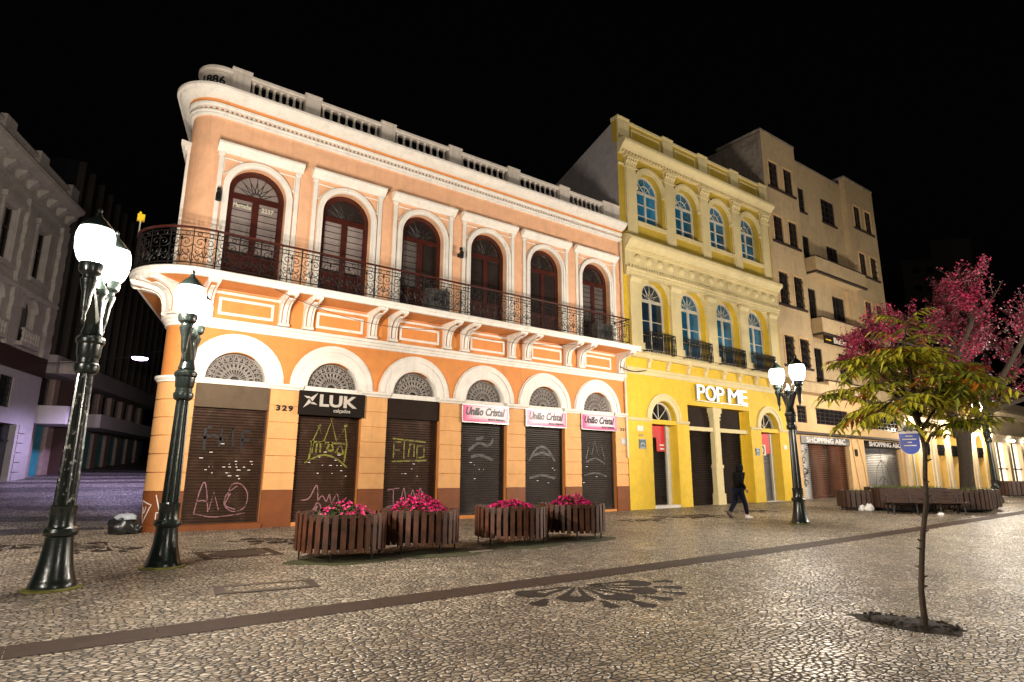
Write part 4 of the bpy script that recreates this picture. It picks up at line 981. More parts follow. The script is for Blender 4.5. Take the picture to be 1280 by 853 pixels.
# ------------------------------------------------------------------ the beige apartment block
def block():
    root = thing('apartment_block','tall beige five storey apartment block with stained render, balconies and shops below','building',(37,YF,.3))
    T = FY(YF); x0, x1 = 30.31, 44.1; D = .34
    a1, a2 = 33.9, 40.1
    cols = [(30.85,31.8),(32.4,33.35)]; rcol = [(41.0,41.9),(42.55,43.45)]
    rows = [(17.75,19.38),(14.42,16.0),(10.72,12.62),(7.3,8.95)]
    def wins(cs): return [rect(a,b,z0,z1) for a,b in cs for z0,z1 in rows]
    lo = 5.75
    w = MB(); w.panel(rect(x0,a1,lo,21.1), wins(cols), T, .14); w.panel(rect(a2,x1,lo,21.1), wins(rcol), T, .14)
    mid = [rect(34.3,35.25,17.35,18.95),rect(37.3,39.0,17.35,19.0),rect(34.3,35.3,13.2,15.75),rect(37.4,38.8,13.2,15.75),rect(34.4,35.4,9.5,12.4),rect(37.4,38.9,9.5,12.4),rect(34.4,35.4,6.5,8.75),rect(37.4,38.9,6.5,8.75)]
    TM = FY(YF+D); w.panel(rect(a1,a2,lo,20.6), mid, TM, .14)
    w.quad((a1,YF,lo),(a1,YF+D,lo),(a1,YF+D,21.1),(a1,YF,21.1)); w.quad((a2,YF,lo),(a2,YF+D,lo),(a2,YF+D,21.1),(a2,YF,21.1))
    w.build('upper_wall','apt',root,recalc=False)
    b = MB(); b.box(x0+.002,x0+.25,YF+.003,YF+14,0,21.0); b.box(x1-.25,x1-.002,YF+.003,YF+14,0,21.0); b.box(x0+.26,x1-.26,YF+.66,YF+14,.3,20.3); b.build('side_wall','aptroof',root)
    b = MB(); b.box(x0-.03,a1+.02,YF-.03,YF+3,21.102,21.24); b.box(a2-.02,x1+.03,YF-.03,YF+3,21.102,21.24); b.box(a1+.03,a2-.03,YF+D-.03,YF+3,20.602,20.72); b.build('roof_parapet','aptroof',root)
    # windows
    def win(r, Tq, kind=0):
        (xa,za),(xb,_),(_,zb),_ = r
        y = Tq(0,0,.05)[1]; f = MB()
        for q in ((xa,xb,za,za+.05),(xa,xb,zb-.05,zb),(xa,xa+.05,za+.05,zb-.05),(xb-.05,xb,za+.05,zb-.05)): f.box(q[0]+.003,q[1]-.003,y,y+.06,q[2]+.003,q[3]-.003)
        n = max(1,round((xb-xa)/.5))
        for k in range(1,n): x = xa+(xb-xa)*k/n; f.box(x-.02,x+.02,y,y+.05,za+.05,zb-.05)
        for k in range(1,4): z = za+(zb-za)*k/4; f.box(xa+.05,xb-.05,y+.01,y+.04,z-.012,z+.012)
        if kind:       # a few panes tilted open
            for k in range(4): z = za+(zb-za)*(k+.5)/4; f.add([(xb-.45,y-.01,z+.14),(xb-.04,y-.01,z+.14),(xb-.04,y-.18,z-.10),(xb-.45,y-.18,z-.10)],[(0,1,2,3)])
        fo = f.build('window','winframe',root); g = MB(); g.quad((xa+.01,y+.055,za+.01),(xb-.01,y+.055,za+.01),(xb-.01,y+.055,zb-.01),(xa+.01,y+.055,zb-.01)); g.build('pane','blackwin',fo)
    for i, r in enumerate(wins(cols)): win(r, T, i in (2,6,3,7))
    for i, r in enumerate(wins(rcol)): win(r, T, i in (5,))
    for r in mid: win(r, TM)
    # thin cream surrounds and dark sill lines
    for r in wins(cols)+wins(rcol):
        b = MB(); (xa,za),(xb,_),(_,zb),_ = r; b.box(xa-.09,xa-.003,YF-.03,YF+.005,za,zb+.09); b.box(xb+.003,xb+.09,YF-.03,YF+.005,za,zb+.09); b.box(xa-.003,xb+.003,YF-.03,YF+.005,zb+.003,zb+.09); b.build('window_surround','aptlow',root)
    for z0, z1 in rows:
        for cs in (cols,rcol):
            b = MB(); b.box(cs[0][0]-.2,cs[1][1]+.2,YF-.09,YF+.01,z0-.12,z0-.002); b.build('window_sill','darksill',root)
    for a, c in ((34.2,35.35),(37.2,39.1)):
        b = MB(); b.box(a,c,YF+D-.08,YF+D+.01,17.24,17.345); b.build('window_sill','darksill',root)
    # balconies
    for z0, z1 in ((13.05,14.0),(9.32,10.3),(5.78,6.6)):
        b = MB(); yb = YF-.6; a, c = a1+.04, a2+.05
        b.box(a,c,yb,YF+D-.002,z0+.10,z0+.22); b.box(a,c,yb,yb+.12,z0+.22,z1); b.box(a,a+.12,yb+.12,YF+D-.002,z0+.22,z1); b.box(c-.12,c,yb+.12,YF+D-.002,z0+.22,z1)
        bo = b.build('balcony','apt',root)
        e = MB(); e.box(a-.02,c+.02,yb-.03,yb+.13,z0-.02,z0+.097); e.box(a-.02,a+.1,yb+.13,YF-.003,z0-.02,z0+.097); e.box(a-.02,c+.02,yb-.03,yb+.15,z1+.003,z1+.07); e.build('dark_edging','darksill',bo)
    b = MB(); b.box(39.2,39.32,YF+D-.09,YF+D,9.5,13.0); b.build('rain_pipe','aptlow',root)
    b = MB(); b.sweep([(x0,YF,0,-1),(a1+.03,YF,0,-1)],[(-.01,5.80),(.55,5.82),(.6,5.9),(.6,6.35),(.5,6.45),(-.01,6.5)]); b.build('first_floor_ledge','apt',root)
    # ground floor
    z0 = .1; gh = [rect(31.45,32.4,4.22,5.15),rect(33.4,37.0,4.22,5.12),rect(38.7,43.6,4.22,5.12),rect(31.5,36.75,.1,3.5),rect(38.6,43.5,.1,3.5)]
    w = MB(); w.panel(rect(x0,x1,.0,5.749), gh, T, .3); w.build('ground_floor_wall','aptlow',root)
    for r in gh[:3]: win(r, T)
    b = MB(); b.box(x0+.2,43.9,YF-.30,YF+.0,3.60,3.72); b.box(x0+.2,x0+.4,YF-.32,YF,3.62,4.0); b.build('awning_beam','darksill',root)
    def rs(a, c, zb, zt, m, dg=None):
        s = MB(); z = zb
        while z < zt: s.add([(a,YF+.22,z),(c,YF+.22,z),(c,YF+.19,z+.04),(a,YF+.19,z+.04),(a,YF+.22,z+.10),(c,YF+.22,z+.10)],[(0,1,3,2),(2,3,5,4)]); z += .102
        ms = [m]
        if dg: ms.append('gdark'); s.m = 1; [s.stroke(p, .05, FY(YF+.18), 0) for p in dg]
        s.build('roller_shutter',ms,root,recalc=False)
    random.seed(4)
    sc = []
    for k in range(9):
        x = 31.65+random.uniform(0,.6); z = .9+.24*k; sc.append([(x+random.uniform(-.25,.25),z+random.uniform(-.3,.3)) for _ in range(5)])
    for k in range(3): sc.append(spiral(32.0,1.0+.6*k,.25,.05,0,7,12))
    rs(31.5,32.6,.2,3.12,'whiteshut',sc); rs(32.66,34.55,.2,3.12,'brownshut'); rs(34.6,36.75,.2,3.12,'brownshut')
    rs(38.6,43.5,.2,3.12,'greyshut',[[(40.9,3.1),(41.0,2.4),(41.05,.5)],[(41.0,2.4),(40.3,1.9),(39.9,.7)],[(41.0,2.4),(41.7,1.9),(42.2,.8)],[(40.4,1.1),(41.0,1.45),(41.6,1.0)],[(40.7,.8),(41.2,1.3)]])
    b = MB(); b.box(37.3,37.6,YF-.05,YF,2.55,2.95); b.build('wall_plaque','ink',root)
    b = MB(); b.tube([(37.0,YF-.06,3.7),(37.2,YF-.06,2.0),(37.5,YF-.06,.35)],.03,6); b.tube([(37.7,YF-.06,3.7),(38.2,YF-.06,2.0),(38.45,YF-.06,.35)],.03,6); b.build('service_pipe','aptlow',root)
block()
def fascia(x0, x1, label, txt, face, ink, w):
    t = thing('shop_sign', label, 'sign', ((x0+x1)/2,YF,3.3), group='white shop fascia signs')
    b = MB(); b.box(x0,x1,YF-.06,YF+.16,3.13,3.52); b.build('sign_box',face,t)
    b = MB(); text_mb(b,txt,.38,lambda a,b_,w_: (x0+.5+a,YF-.066+w_,3.195+b_),.012,bold=.012,width=w); b.build('lettering',ink,t,recalc=False)
fascia(31.5,36.75,'white lettered shop sign over the red brown shutters','SHOPPING ABC','metal','gwhite',4.2)
fascia(38.6,43.5,'white lettered shop sign over the grey shutter scrawled with black paint','SHOPPING ABC','signblack','gwhite',4.3)
def buffet():
    t = thing('restaurant_sign','long dark restaurant sign under the middle balcony of the beige block','sign',(37,YF-.5,9.0))
    b = MB(); b.box(34.0,40.1,YF-.62,YF-.55,8.80,9.25); b.build('sign_board','signblack',t)
    b = MB(); text_mb(b,'Buffet Livre',.46,lambda a,b_,w_: (35.0+a,YF-.63+w_,8.9+b_),.012,bold=.012,width=3.1); b.build('lettering','sash',t,recalc=False)
    b = MB(); n = 20; b.prism([(38.95+.55*cos(2*pi*i/n),9.02+.20*sin(2*pi*i/n)) for i in range(n)],lambda a,b_,w: (a,YF-.62+w,b_),-.015,.0); b.build('yellow_oval','yellowbox',t)
    b = MB(); b.box(34.1,34.7,YF-.63,YF-.62,8.98,9.04); b.build('yellow_dash','yellowbox',t)
    b = MB()
    for x in (34.4,37,39.6): b.tube([(x,YF-.58,9.25),(x,YF-.5,9.33)],.03,5)
    b.build('hanger','leg',t)
buffet()

M['lampglow'] = glow('lit_wall_lamp',(1,.86,.62),25)
# ------------------------------------------------------------------ the arcaded building and the lit shop at the end of the street
def arcade():
    root = thing('arcaded_building','pale two storey building with a row of tall narrow arches, brightly lit','building',(52,YF,.5))
    T = FY(YF); x0, x1 = 44.12, 60.0; cs = [47.35+2.5*i for i in range(5)]
    hs = [arch(c,.72,.2,3.85,14) for c in cs]; us = [arch(c,.6,5.9,7.2,12) for c in cs]
    w = MB(); w.panel(rect(x0,x1,0,8.4), hs+us, T, .45); w.build('wall','ochre',root)
    b = MB(); b.box(x0,x1,YF+.5,YF+9,0,8.35); b.build('rear_block','sidewall',root)
    for c in cs:
        b = MB(); b.ring(c,3.85,.73,.95,T,-.07,.02,n=14); 
        for s in (-1,1): xa, xb = sorted((c+s*.73,c+s*.95)); b.box(xa,xb,YF-.07,YF+.01,.1,3.85)
        b.build('arch_moulding','arcade',root); b = MB(); b.ring(c,7.2,.61,.8,T,-.06,.02,n=12); b.build('window_moulding','arcade',root); b = MB(); b.box(c-.85,c+.85,YF-.1,YF+.01,5.7,5.895); b.build('window_sill','arcade',root)
        d = MB(); d.panel(arch(c,.72,.2,3.85,14),[],FY(YF+.4),0); d.build('recess_panel','ochre',root)
        d = MB(); d.box(c-.5,c+.5,YF-.1,YF+.2,3.15,3.6); d.prism([(c-.5,3.15),(c+.5,3.15),(c+.4,2.85),(c-.4,2.85)],lambda a,b_,w_: (a,YF-.08+w_,b_),0,.2); d.build('arch_awning',['blackwin','sash'],root)
        d = MB(); d.panel(arch(c,.6,5.9,7.2,12),[],FY(YF+.3),0); d.build('upper_window','blackwin',root)
    for x in [44.2]+[c-1.25 for c in cs]+[59.5]:
        b = MB(); b.box(x-.17,x+.23,YF-.14,YF+.01,.1,4.9); b.box(x-.24,x+.30,YF-.2,YF+.01,.1,.55); b.box(x-.22,x+.28,YF-.19,YF+.01,4.7,4.9); b.build('pilaster','arcade',root)
    b = MB(); b.sweep([(x0,YF,0,-1),(x1,YF,0,-1)],[(-.01,4.95),(.15,4.95),(.22,5.1),(.35,5.2),(.35,5.32),(-.01,5.4)]); b.sweep([(x0,YF,0,-1),(x1,YF,0,-1)],[(-.01,8.0),(.15,8.0),(.3,8.2),(.4,8.35),(.4,8.5),(-.01,8.55)])
    b.build('cornice','arcade',root)
    for x in (45.6, 50.4, 55.4, 58.6):       # wall lamps that wash the arcade
        t = MB(); t.lathe([(.08,-.12),(.13,0),(.08,.1)],(x,YF-.5,4.55),10); t.tube([(x,YF-.45,4.62),(x,YF,4.8)],.03,5); t.build('wall_lamp','lampglow',root)
        l = bpy.data.lights.new('wall_lamp_light','POINT'); l.energy = 420; l.color = (1,.84,.6); l.shadow_soft_size = .12
        o = bpy.data.objects.new('wall_lamp_light',l); COL.objects.link(o); o.parent = root; o.location = (x-52, -.95, 3.95)
arcade()
def litshop():
    root = thing('corner_shop','low pale shop building with big lit display windows beyond the arcaded building','building',(72,YF,.7))
    T = FY(YF); x0, x1 = 60.01, 100.0; hs = []
    xs = [61.0+3.6*i for i in range(10)]
    for x in xs: hs.append(rect(x,x+2.9,.75,4.2))
    w = MB(); w.panel(rect(x0,x1,.2,7.6), hs, T, .35); w.build('wall','arcade',root)
    b = MB(); b.box(x0,x1,YF+1.2,YF+9,.2,7.55); b.build('rear_block','sidewall',root)
    for x in xs:
        g = MB(); g.quad((x,YF+.34,.76),(x+2.9,YF+.34,.76),(x+2.9,YF+.34,4.19),(x,YF+.34,4.19)); go = g.build('display_window','litshop',root)
        f = MB(); f.box(x,x+.08,YF+.2,YF+.33,.75,4.2); f.box(x+1.4,x+1.48,YF+.2,YF+.33,.75,4.2); f.box(x,x+2.9,YF+.2,YF+.33,2.0,2.1); f.box(x,x+2.9,YF+.2,YF+.33,.75,.85); f.build('window_frame','winframe',go)
    b = MB(); P = [(x0,YF,0,-1),(x1,YF,0,-1)]
    b.sweep(P,[(-.01,4.6),(.1,4.6),(.2,4.75),(.2,4.85),(-.01,4.9)]); b.sweep(P,[(-.01,6.2),(.2,6.2),(.4,6.5),(.5,6.6),(.5,6.8),(-.01,6.9)]); b.sweep(P,[(-.01,7.4),(.12,7.4),(.12,7.62),(-.3,7.63)]); b.build('cornice','arcade',root)
    for x in (63.9+.35,67.85):
        t = MB(); t.lathe([(.10,-.1),(.16,0),(.1,.12)],(x,YF-.35,4.35),10); t.tube([(x,YF-.3,4.35),(x,YF,4.45)],.03,5); lo = t.build('wall_lamp','lampglow',root)
litshop()
def tower():
    root = thing('distant_tower','dim distant tower block behind the pink tree','building',(186,48,0))
    def B(name,cx,cy,w,d,z0,z1,m):
        b = MB(); b.box(cx-w/2,cx+w/2,cy-d/2,cy+d/2,z0,z1); return b.build(name,m,root)
    b = MB(); P = [(164,60),(172,51.5),(190,70),(182,78)]
    b.prism(P, lambda x,y,w: (x,y,w), 0, 54.5)
    b.prism([(169,54.9),(175,48.2),(190,62),(184,69)], lambda x,y,w: (x,y,w), 0, 59.3); w = b.build('wall','dull',root)
    for k in range(9):
        for q in range(3):
            z = 14+4.6*k; u = .2+.27*q
            x = 164+(172-164)*u; y = 60+(51.5-60)*u
            b = MB(); b.hexa([(x-.1,y-.1,z),(x+1.0,y-1.15,z),(x+1.3,y-.8,z),(x+.2,y+.2,z),(x-.1,y-.1,z+1.6),(x+1.0,y-1.15,z+1.6),(x+1.3,y-.8,z+1.6),(x+.2,y+.2,z+1.6)])
            b.build('window','blackwin',root)
tower()
# ------------------------------------------------------------------ the buildings along the side street on the left
LA = R(20); LP = (-2.11,33.96); LD = (sin(LA),cos(LA)); LN = (cos(LA),-sin(LA))
def LT(o=0): return lambda s, z, w=0: (LP[0]+LD[0]*s+LN[0]*(o-w), LP[1]+LD[1]*s+LN[1]*(o-w), z)     # w into the wall
def LB(b, s0, s1, w0, w1, z0, z1):
    T = LT(); b.hexa([T(s0,z0,w0),T(s1,z0,w0),T(s1,z0,w1),T(s0,z0,w1),T(s0,z1,w0),T(s1,z1,w0),T(s1,z1,w1),T(s0,z1,w1)])
def lpath(s0, s1): 
    T = LT(); return [(*T(s0,0)[:2],*LN),(*T(s1,0)[:2],*LN)]
def ornate():
    T = LT(); p = T(-5,0); root = thing('ornate_building','old grey stone building with carved cornice and quoined pilasters along the side street','building',(p[0],p[1],.8))
    s0, s1 = -17, 2.1; cs = [-12.1,-9.1,-6.1,-3.1,-.15]
    h3 = [rect(c-.55,c+.55,9.9,12.2) for c in cs]; h2 = [arch(c,.6,6.95,8.4,12) for c in cs]
    w = MB(); w.panel(rect(s0,s1,6.6,14.0), h2+h3, T, .35); w.build('upper_wall','leftstone',root)
    low = [rect(-.95,.55,.7,3.45),rect(-4.6,-2.9,.7,3.6),rect(-1.5,-.4,4.1,5.4),rect(-4.4,-3.2,4.1,5.4)]
    w = MB(); w.panel(rect(s0,s1,.2,5.75), low, T, .35); w.build('ground_floor_wall','leftlow',root)
    b = MB(); LB(b,s0,s1-.003,.5,12,.2,13.9); LB(b,s1-.3,s1-.002,.003,.5,.2,13.9); b.build('rear_block','dull',root)
    b = MB(); LB(b,s0,s1,-.12,.2,5.751,6.599); b.build('painted_band','wine',root)
    b = MB(); P = lpath(s0,s1)
    b.sweep(P,[(-.01,13.1),(.1,13.1),(.12,13.3),(-.01,13.32)]); b.sweep(P,[(-.01,13.75),(.3,13.8),(.45,13.95),(.6,14.05),(.65,14.2),(.6,14.3),(-.01,14.35)])
    b.sweep(P,[(-.01,9.0),(.12,9.0),(.2,9.15),(.2,9.25),(-.01,9.3)]); b.sweep(P,[(-.02,14.36),(.1,14.36),(.1,14.55),(-.3,14.55)]); b.sweep(P,[(-.3,14.95),(.12,14.95),(.16,15.05),(.1,15.15),(-.3,15.16)]); b.sweep(P,[(-.3,14.55),(.0,14.551),(.0,14.949),(-.3,14.949)])
    b.build('cornice','leftstone',root)
    s = s1-.3
    while s > s0:
        b = MB(); b.prism([(0,13.33),(.12,13.35),(.18,13.5),(.4,13.68),(.42,13.77),(0,13.77)], lambda a,z,w: (*[T(s+w,0,-a)[k] for k in (0,1)],z), -.14,.14); b.build('cornice_bracket','leftstone',root); s -= .98
    for c in [-13.6,-10.6,-7.6,-4.6,-1.62,1.75]:
        b = MB(); z = 6.62; k = 0
        while z < 13.0: LB(b,c-.30-(.06 if k%2 else 0),c+.30+(.06 if k%2 else 0),-.16,.01,z,z+.40); z += .40; k += 1
        b.build('quoined_pilaster','leftstone',root); b = MB(); LB(b,c-.4,c+.4,-.22,.01,14.36,15.3); b.build('parapet_post','leftstone',root)
    for c in cs:
        for r, zz in ((rect(c-.55,c+.55,9.9,12.2),12.2),):
            b = MB(); LB(b,c-.72,c-.56,-.09,.01,9.84,12.3); LB(b,c+.56,c+.72,-.09,.01,9.84,12.3); LB(b,c-.85,c+.85,-.22,.01,12.3,12.55); LB(b,c-.8,c+.8,-.18,.01,9.65,9.84); b.build('window_surround','leftstone',root)
            f = MB(); LB(f,c-.54,c-.46,.2,.26,9.92,12.18); LB(f,c+.46,c+.54,.2,.26,9.92,12.18); LB(f,c-.04,c+.04,.2,.26,9.92,12.18); LB(f,c-.54,c+.54,.19,.25,11.3,11.38); fo = f.build('window','winframe',root)
            g = MB(); LB(g,c-.53,c+.53,.28,.30,9.92,12.18); g.build('pane','blackwin',fo)
        b = MB(); b.ring(c,8.4,.605,.85,T,-.1,.02,n=12); b.build('arch_moulding','leftstone',root); b = MB(); LB(b,c-.8,c+.8,-.3,.01,6.75,6.93); b.build('window_sill','leftstone',root)
        g = MB(); g.panel(arch(c,.6,6.95,8.4,12),[],LT(-.3),0); g.build('window','blackwin',root)
        b = MB()
        for k in range(7): q = c-.7+.233*k; b.lathe([(.06,0),(.07,.12),(.04,.2),(.07,.35),(.05,.5)],T(q,6.94,-.24),8)
        LB(b,c-.8,c+.8,-.31,-.17,7.44,7.52); b.build('window_balustrade','leftstone',root)
    for x0, x1 in ((-.94,.54),(-4.59,-2.91)):
        b = MB(); LB(b,x0,x1,.25,.32,.8,3.42); LB(b,x0,x1,.2,.25,2.7,2.78); LB(b,(x0+x1)/2-.04,(x0+x1)/2+.04,.2,.25,.8,2.7); b.build('door','blackwin',root)
    for x0, x1 in ((-1.49,-.41),(-4.39,-3.21)):
        g = MB(); LB(g,x0,x1,.25,.3,4.11,5.39); go = g.build('window','blackwin',root); g = MB()
        for k in range(9): q = x0+(x1-x0)*k/8; LB(g,q-.015,q+.015,.05,.08,4.11,5.39)
        for k in range(6): z = 4.13+1.24*k/5; LB(g,x0,x1,.081,.10,z-.012,z+.012)
        g.build('window_grille','iron',go)
    b = MB()
    for k in range(6): LB(b,.75,1.35,-.04,.01,1.0+.42*k,1.36+.42*k)
    b.build('quoins','leftlow',root)
ornate()
def modern():
    T = LT(); p = T(11,0); root = thing('office_building','dark modern office building with tall bronze fins above white canopies and teal shop fronts','building',(p[0],p[1],1.4))
    s0, s1 = 2.12, 20.0
    b = MB(); LB(b,s0,s1,.6,12,.2,6.0); b.build('base_block','modwall',root)
    b = MB(); LB(b,s0,s1,.02,12,6.9,17.0); b.build('curtain_wall','blackwin',root)
    s = s0+.1; k = 0
    while s < s1:
        b = MB(); LB(b,s,s+.12,-.30,.019,6.9,17.0); b.build('facade_fin','finm',root); s += 1.35 if k%2 else 1.3; k += 1
    b = MB(); LB(b,s0,s1,-.5,.6,6.0,6.89); b.build('upper_ledge','modwall',root)
    b = MB(); LB(b,s0+.35,s0+2.7,-1.2,.6,6.05,6.65); b.build('side_ledge','leftstone',root)
    b = MB(); LB(b,s0+.35,s0+2.75,-1.1,.59,3.65,4.5); b.build('shop_canopy','modband',root)
    b = MB(); LB(b,6.9,s1-.5,-1.1,.59,3.78,4.5); b.build('shop_canopy','modband',root)
    # shop fronts: marble pilasters, teal shutters, upper dark lights
    x = s0+.2; k = 0
    while x < s1-.6:
        if not (5.0 < x < 6.4):
            b = MB(); LB(b,x,x+.75,.3,.62,.5,3.64); LB(b,x+.05,x+.6,.32,.62,4.51,5.99); b.build('marble_pilaster','marble',root)
            b = MB(); LB(b,x+.76,x+1.95,.45,.59,.5,3.64); b.build('shop_shutter','teal',root)
            b = MB(); LB(b,x+.7,x+1.9,.5,.59,4.6,5.95); b.build('window','blackwin',root)
        x += 2.05; k += 1
    b = MB(); LB(b,5.05,6.3,-.25,.6,.5,6.0); b.build('dark_pier','wine',root)
modern()
def backdrop():
    for (label, s0, s1, o, z1, d) in (('dim stepped concrete block rising behind the ornate building',-10,1.5,14,25.5,10),('dim concrete tower behind the dark office building',2,9,16,26,9)):
        p = LT()(s0,0,o); r = thing('concrete_building',label,'building',(p[0],p[1],1))
        b = MB(); LB(b,s0,s1,o,o+d,.5,z1); LB(b,s0+1,s0+(s1-s0)*.55,o+.5,o+d-1,z1,z1+2.2); b.build('wall','dull',r)
backdrop()
def endblock():
    # closes the view down the side street
    p = (21,72); r = thing('street_end_building','dark building closing the far end of the side street','building',(p[0],p[1],2))
    b = MB(); b.box(8,34,70,80,1.5,15); b.build('wall','dull',r)
endblock()
def purple_lamp():
    c = (2.25,33.3,6.75); t = thing('hanging_street_lamp','glowing purple white lamp disc hung on a wire over the side street','street lamp',c)
    b = MB(); b.lathe([(.05,.16),(.10,.12),(.34,.03),(.36,-.01)],c,18); b.build('lamp_hood','leg',t,smooth=40)
    b = MB(); b.lathe([(.35,-.012),(.30,-.09),(.12,-.13)],c,18); b.build('lamp_disc','purplelamp',t,smooth=60)
    a = LT()(1.0,6.3,-.1); e = (5.2,31.0,7.9); top = (c[0],c[1],c[2]+.15)
    b = MB(); b.tube(sag(a,top,.15,10),.02,5); b.tube(sag(top,e,.1,8),.02,5); b.build('span_wire','cable',t)
    l = bpy.data.lights.new('purple_light','SPOT'); l.energy = 2300; l.color = (.72,.58,1); l.shadow_soft_size = .3; l.spot_size = R(134); l.spot_blend = .5
    o = bpy.data.objects.new('purple_light',l); COL.objects.link(o); o.parent = t; o.location = (0,0,-.5)
purple_lamp()
# ------------------------------------------------------------------ lamp posts
ARM = atan2(.957,.29)
def lamp_proto(post):
    t = thing('street_lamp','x','street lamp',(0,0,0),0,'cast iron double globe street lamps')
    m = 'flaked' if post else 'lampiron'
    b = MB(); b.lathe([(.31,-.05),(.31,.04),(.30,.08),(.285,.10),(.275,.13),(.245,.22),(.215,.34),(.195,.48),(.185,.56),(.185,.60),(.225,.62),(.24,.66),(.225,.70),(.185,.72),(.175,.76),(.175,.90),(.18,.92),(.185,.96),(.17,.98)],(0,0,0),28); b.build('base','lampiron',t,smooth=35,local=True)
    b = MB(); b.lathe([(.40,-.04),(.38,.018),(.30,.03)],(0,0,0),28); b.build('footing','mossring',t,local=True)
    b = MB(); b.lathe([(.150,.98),(.146,1.2),(.115,2.55),(.112,2.62)],(0,0,0),32,flute=.12); b.build('shaft',m,t,smooth=25,local=True)
    b = MB(); b.lathe([(.13,2.60),(.17,2.63),(.185,2.68),(.18,2.72),(.155,2.74),(.15,2.80),(.17,2.84),(.18,2.98),(.205,3.01),(.21,3.05),(.19,3.08),(.14,3.11),(.13,3.16)],(0,0,0),24,flute=.03); b.build('capital','lampiron',t,smooth=30,local=True)
    b = MB(); b.lathe([(.16,3.12),(.135,3.2),(.12,3.3),(.105,3.5),(.10,3.62),(.13,3.66),(.14,3.72),(.10,3.78),(.05,3.84),(.03,3.92),(.0,3.95)],(0,0,0),18); b.build('stem','lampiron',t,smooth=40,local=True)
    for s in (-1,1):
        pts = [(s*x,0,z) for x,z in ((.05,3.28),(.14,3.42),(.24,3.56),(.36,3.68),(.48,3.74))]
        b = MB(); b.tube(pts,[.10,.085,.07,.06,.055],8)
        # leafy scrolls over the arm
        sc = spiral(.30,3.80,.13,.03,pi*1.2,-pi*.9,12); b.tube([(s*x,0,z) for x,z in sc],.022,6)
        sc = spiral(.17,3.62,.10,.02,pi*1.4,-pi*.4,10); b.tube([(s*x,.02,z) for x,z in sc],.02,6); b.tube([(s*x,-.02,z) for x,z in sc],.02,6)
        b.build('arm','lampiron',t,smooth=40,local=True)
        b = MB(); c = (s*.5,0,0)
        b.lathe([(.0,3.16),(.02,3.18),(.035,3.24),(.025,3.28),(.05,3.36),(.06,3.42),(.075,3.58),(.11,3.68),(.125,3.74),(.10,3.77),(.10,3.80),(.155,3.84),(.17,3.90),(.165,3.96),(.15,3.97)],c,18); L_ = b.build('lantern','lampiron',t,smooth=35,local=True)
        b = MB(); b.lathe([(.165,3.965),(.215,4.02),(.262,4.13),(.276,4.25),(.268,4.34),(.24,4.42)],c,22,cap=False); b.build('globe','globe',L_,smooth=60,local=True,recalc=False)
        b = MB()
        b.lathe([(.228,4.415),(.24,4.43),(.23,4.45),(.185,4.485),(.145,4.53),(.085,4.575),(.045,4.61),(.028,4.66),(.038,4.68),(.018,4.71),(.0,4.725)],c,22)
        b.build('lantern_cap','lampiron',L_,smooth=35,local=True)
        l = bpy.data.lights.new('globe_light','POINT'); l.energy = 700; l.color = (1,.89,.75); l.shadow_soft_size = .12
        o = bpy.data.objects.new('globe_light',l); COL.objects.link(o); o.parent = L_; o.location = (c[0],0,4.10)
    return t
def set_power(t, w):
    for o in t.children_recursive:
        if o.type == 'LIGHT': o.data = o.data.copy(); o.data.energy = w
L1 = lamp_proto(1); L1.location = (.07,9.98,0); L1.rotation_euler = (0,0,ARM); L1['label'] = 'dark lamp post with flaking paint specks on its shaft, by the side street'
L0 = lamp_proto(0)
L2 = L0; L2.location = (1.44,11.25,0); L2.rotation_euler = (0,0,ARM); L2['label'] = 'dark green lamp post in front of the rounded corner of the orange building'
bpy.context.view_layer.update()
L3 = dup(L0,'dark lamp post in front of the yellow building',(17.72,10.02,G(17.7,10)),ARM)
L4 = dup(L0,'far lamp post behind the big pink tree',(35.3,10.3,G(35.3,10.3)),ARM+R(-25))
L5 = dup(L0,'lamp post across the plaza on the camera side of the brown strip',(5.0,-8.0,0),ARM)  # out of view, added as frontal fill for the facades
L6 = dup(L0,'lamp post beyond the young tree, opposite the bench',(24.5,2.2,G(24.5,2.2)),ARM)
L7 = dup(L0,'lamp post standing alone across from the side street corner',(-7.0,3.0,0),ARM)  # out of view, added as fill from the left
L8 = dup(L0,'lamp post facing the lit shops across the street',(35.0,1.0,G(35,1)),ARM)  # out of view, added to brighten the apartment block
for l_ in (L1,L2,L3,L4,L5,L6,L7,L8): l_.scale = (.84,.84,1.0 if l_ is L2 else 1.055)
for l_, w in ((L1,1000),(L2,1000),(L3,1400),(L4,1600),(L5,800),(L6,1500),(L7,1500),(L8,1500)): set_power(l_, w)

